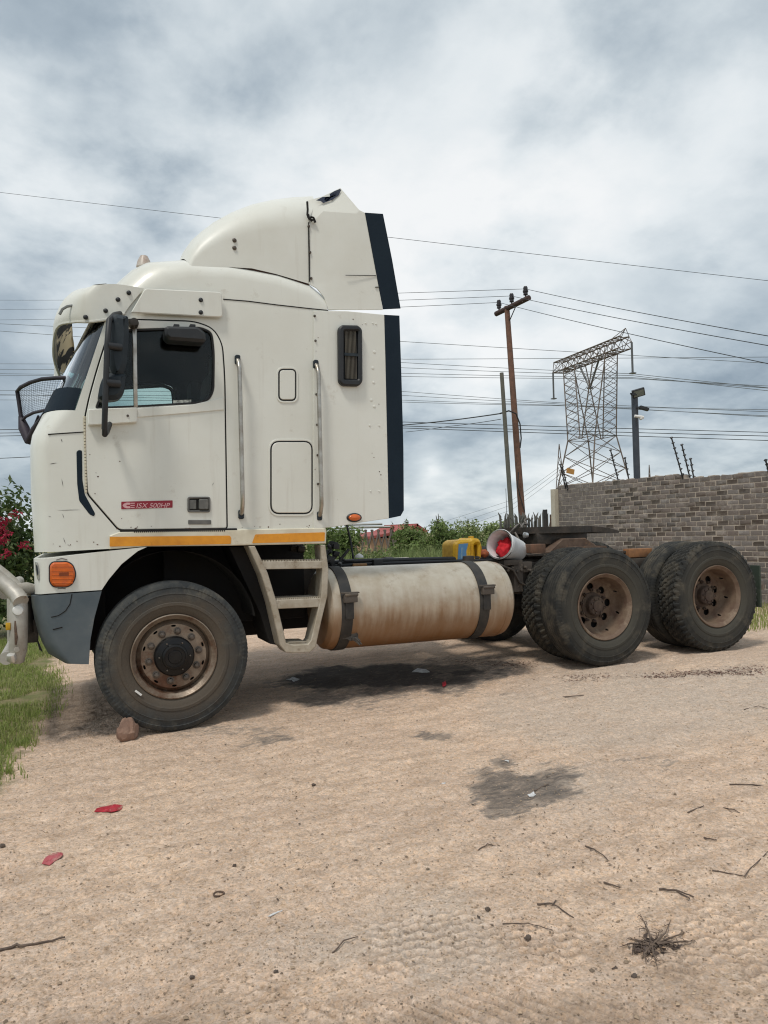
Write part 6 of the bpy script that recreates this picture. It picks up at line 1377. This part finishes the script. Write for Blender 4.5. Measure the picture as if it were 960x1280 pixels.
# red plastic scraps
REDP = pmat('red_plastic', (.42, .02, .035), (.30, .018, .03), .45, 0, 30, c3=(.40, .22, .17), s3=25); PINKP = pmat('faded_red_plastic', (.40, .085, .095), (.30, .06, .07), .6, 0, 30, c3=(.42, .28, .22), s3=25, lo3=.52)
def scrap(pxs, mat, label, lift=.012, name='plastic_scrap', cat='scrap'):
    P3 = [gp(*p) for p in pxs]; c_ = sum(P3, Vector())/len(P3); n_ = len(P3); z0 = max(p.z for p in P3)
    lift *= .75; D2_ = [];
    for k in range(n_):
        a, b_ = P3[k], P3[(k+1) % n_]; D2_ += [a, a.lerp(b_, .5)+Vector((rng.normal(0, .06), rng.normal(0, .06), 0))*(b_-a).length]
    N2 = len(D2_); sc_ = (P3[0]-c_).length; rings = []
    for f_ in (1.0, .72, .40): rings.append([(c_.x+(p.x-c_.x)*f_+rng.normal(0, .03)*sc_, c_.y+(p.y-c_.y)*f_+rng.normal(0, .03)*sc_, gh(p.x, p.y)+.002+lift*(rng.random()*.9+(.35 if f_ < 1 else 0))) for p in D2_])
    mb = MB(); vs_ = [v for r in rings for v in r]+[(c_.x, c_.y, c_.z+lift*.8)]
    fs_ = [(r*N2+k, r*N2+(k+1) % N2, (r+1)*N2+(k+1) % N2, (r+1)*N2+k) for r in range(2) for k in range(N2)]+[(2*N2+k, 2*N2+(k+1) % N2, 3*N2) for k in range(N2)]
    mb.add(vs_, fs_); b0 = len(vs_); mb.add([(x, y, z-.003) for x, y, z in vs_], [f[::-1] for f in fs_])
    mb.add([v for k in range(N2) for v in (vs_[k], (vs_[k][0], vs_[k][1], vs_[k][2]-.003))], [(2*k, 2*((k+1) % N2), 2*((k+1) % N2)+1, 2*k+1) for k in range(N2)])
    return mb.build(name, mat, None, label=label, cat=cat)
scrap([(118, 1015), (126, 1008.5), (141, 1006.5), (154, 1007), (152, 1012), (140, 1015.5), (130, 1014)], REDP, 'bright red scrap of plastic on the dirt left of the rock')
scrap([(52, 1078), (58, 1070), (71, 1066), (79, 1067.5), (76, 1073), (62, 1079.5)], PINKP, 'faded red plastic scrap closest to the lower left twig')
scrap([(553, 855), (557, 853), (558, 857), (554, 858)], REDP, 'tiny red scrap on the ground below the fuel tank', .02)
WP = pmat('white_litter', (.62, .62, .62), (.4, .4, .4), .6, 0, 30)
scrap([(515, 840), (522, 836.5), (532, 836.5), (537, 840), (527, 842)], WP, 'crumpled white plastic lying in the dark patch under the tank', .010)
scrap([(358, 849), (366, 847), (375, 849), (367, 851)], WP, 'small white shard under the tank close to the step ladder', .006)
scrap([(659, 995), (667, 992), (670, 995), (662, 997)], WP, 'white chip on the dark oil stain', .006); scrap([(552, 981), (557, 979.5), (557, 982)], WP, 'white chip left of the oil stain', .006); scrap([(631, 955), (636, 954), (636, 956.5)], WP, 'white chip at the top edge of the oil stain', .006)
scrap([(335, 1149), (352, 1141), (353, 1142), (337, 1150.5)], WP, 'thin white sliver in the middle foreground', .004)
scrap([(765, 1208), (770, 1204), (772, 1209)], DKST, 'dark flat chip left of the dead weed roots', .006)
q = gp(273.5, 1118); mb = MB(); mb.lathe([(.020+.0035*math.cos(a), .0035*math.sin(a)) for a in np.linspace(0, 6.283, 9)], (q.x, q.y, q.z+.005), 24, axis='Z'); mb.build('metal_ring', RUST, None, smooth=1, label='small rusty metal ring lying flat on the dirt', cat='ring')
# dry leaf litter near the rear wheels
def litter(lst, n_, label, size=.05, mat=None):
    V, Fx = [], []
    for k in range(n_):
        px, py, rx, ry = lst[rng.integers(len(lst))]; q = gp(px+rng.normal(0, rx/2), py+rng.normal(0, ry/2)); v_, f_ = leaves([(q.x, q.y, q.z+.006, .003, .003, .003)], 1, size); v_ = [(x, y, q.z+.003+(z-q.z)*.3) for x, y, z in v_]; b0 = len(V); V += v_; Fx += [tuple(b0+i for i in f) for f in f_]
    mb = MB(); mb.add(V, Fx); mb.build('leaf_litter', mat or LITM, None, fix=False, kind='stuff', label=label)
LITM = pmat('dry_leaf', (.14, .062, .045), (.09, .05, .038), .9, 0, 20, island=.9)
litter([(850, 843, 50, 3), (890, 842, 60, 4), (940, 836, 40, 4), (830, 847, 30, 2), (600, 828, 50, 5), (640, 832, 40, 4), (735, 848, 50, 5), (880, 840, 50, 3), (920, 841, 50, 3)], 1500, 'reddish dry leaves on the ground by the rear wheels', .026)
litter([(500, 950, 480, 160), (700, 1050, 300, 120), (250, 1000, 260, 150)], 420, 'scattered bits of dry leaf on the dirt', .022, pmat('leaf_crumb', (.10, .07, .05), (.2, .14, .09), .9, 0, 20, island=.9))
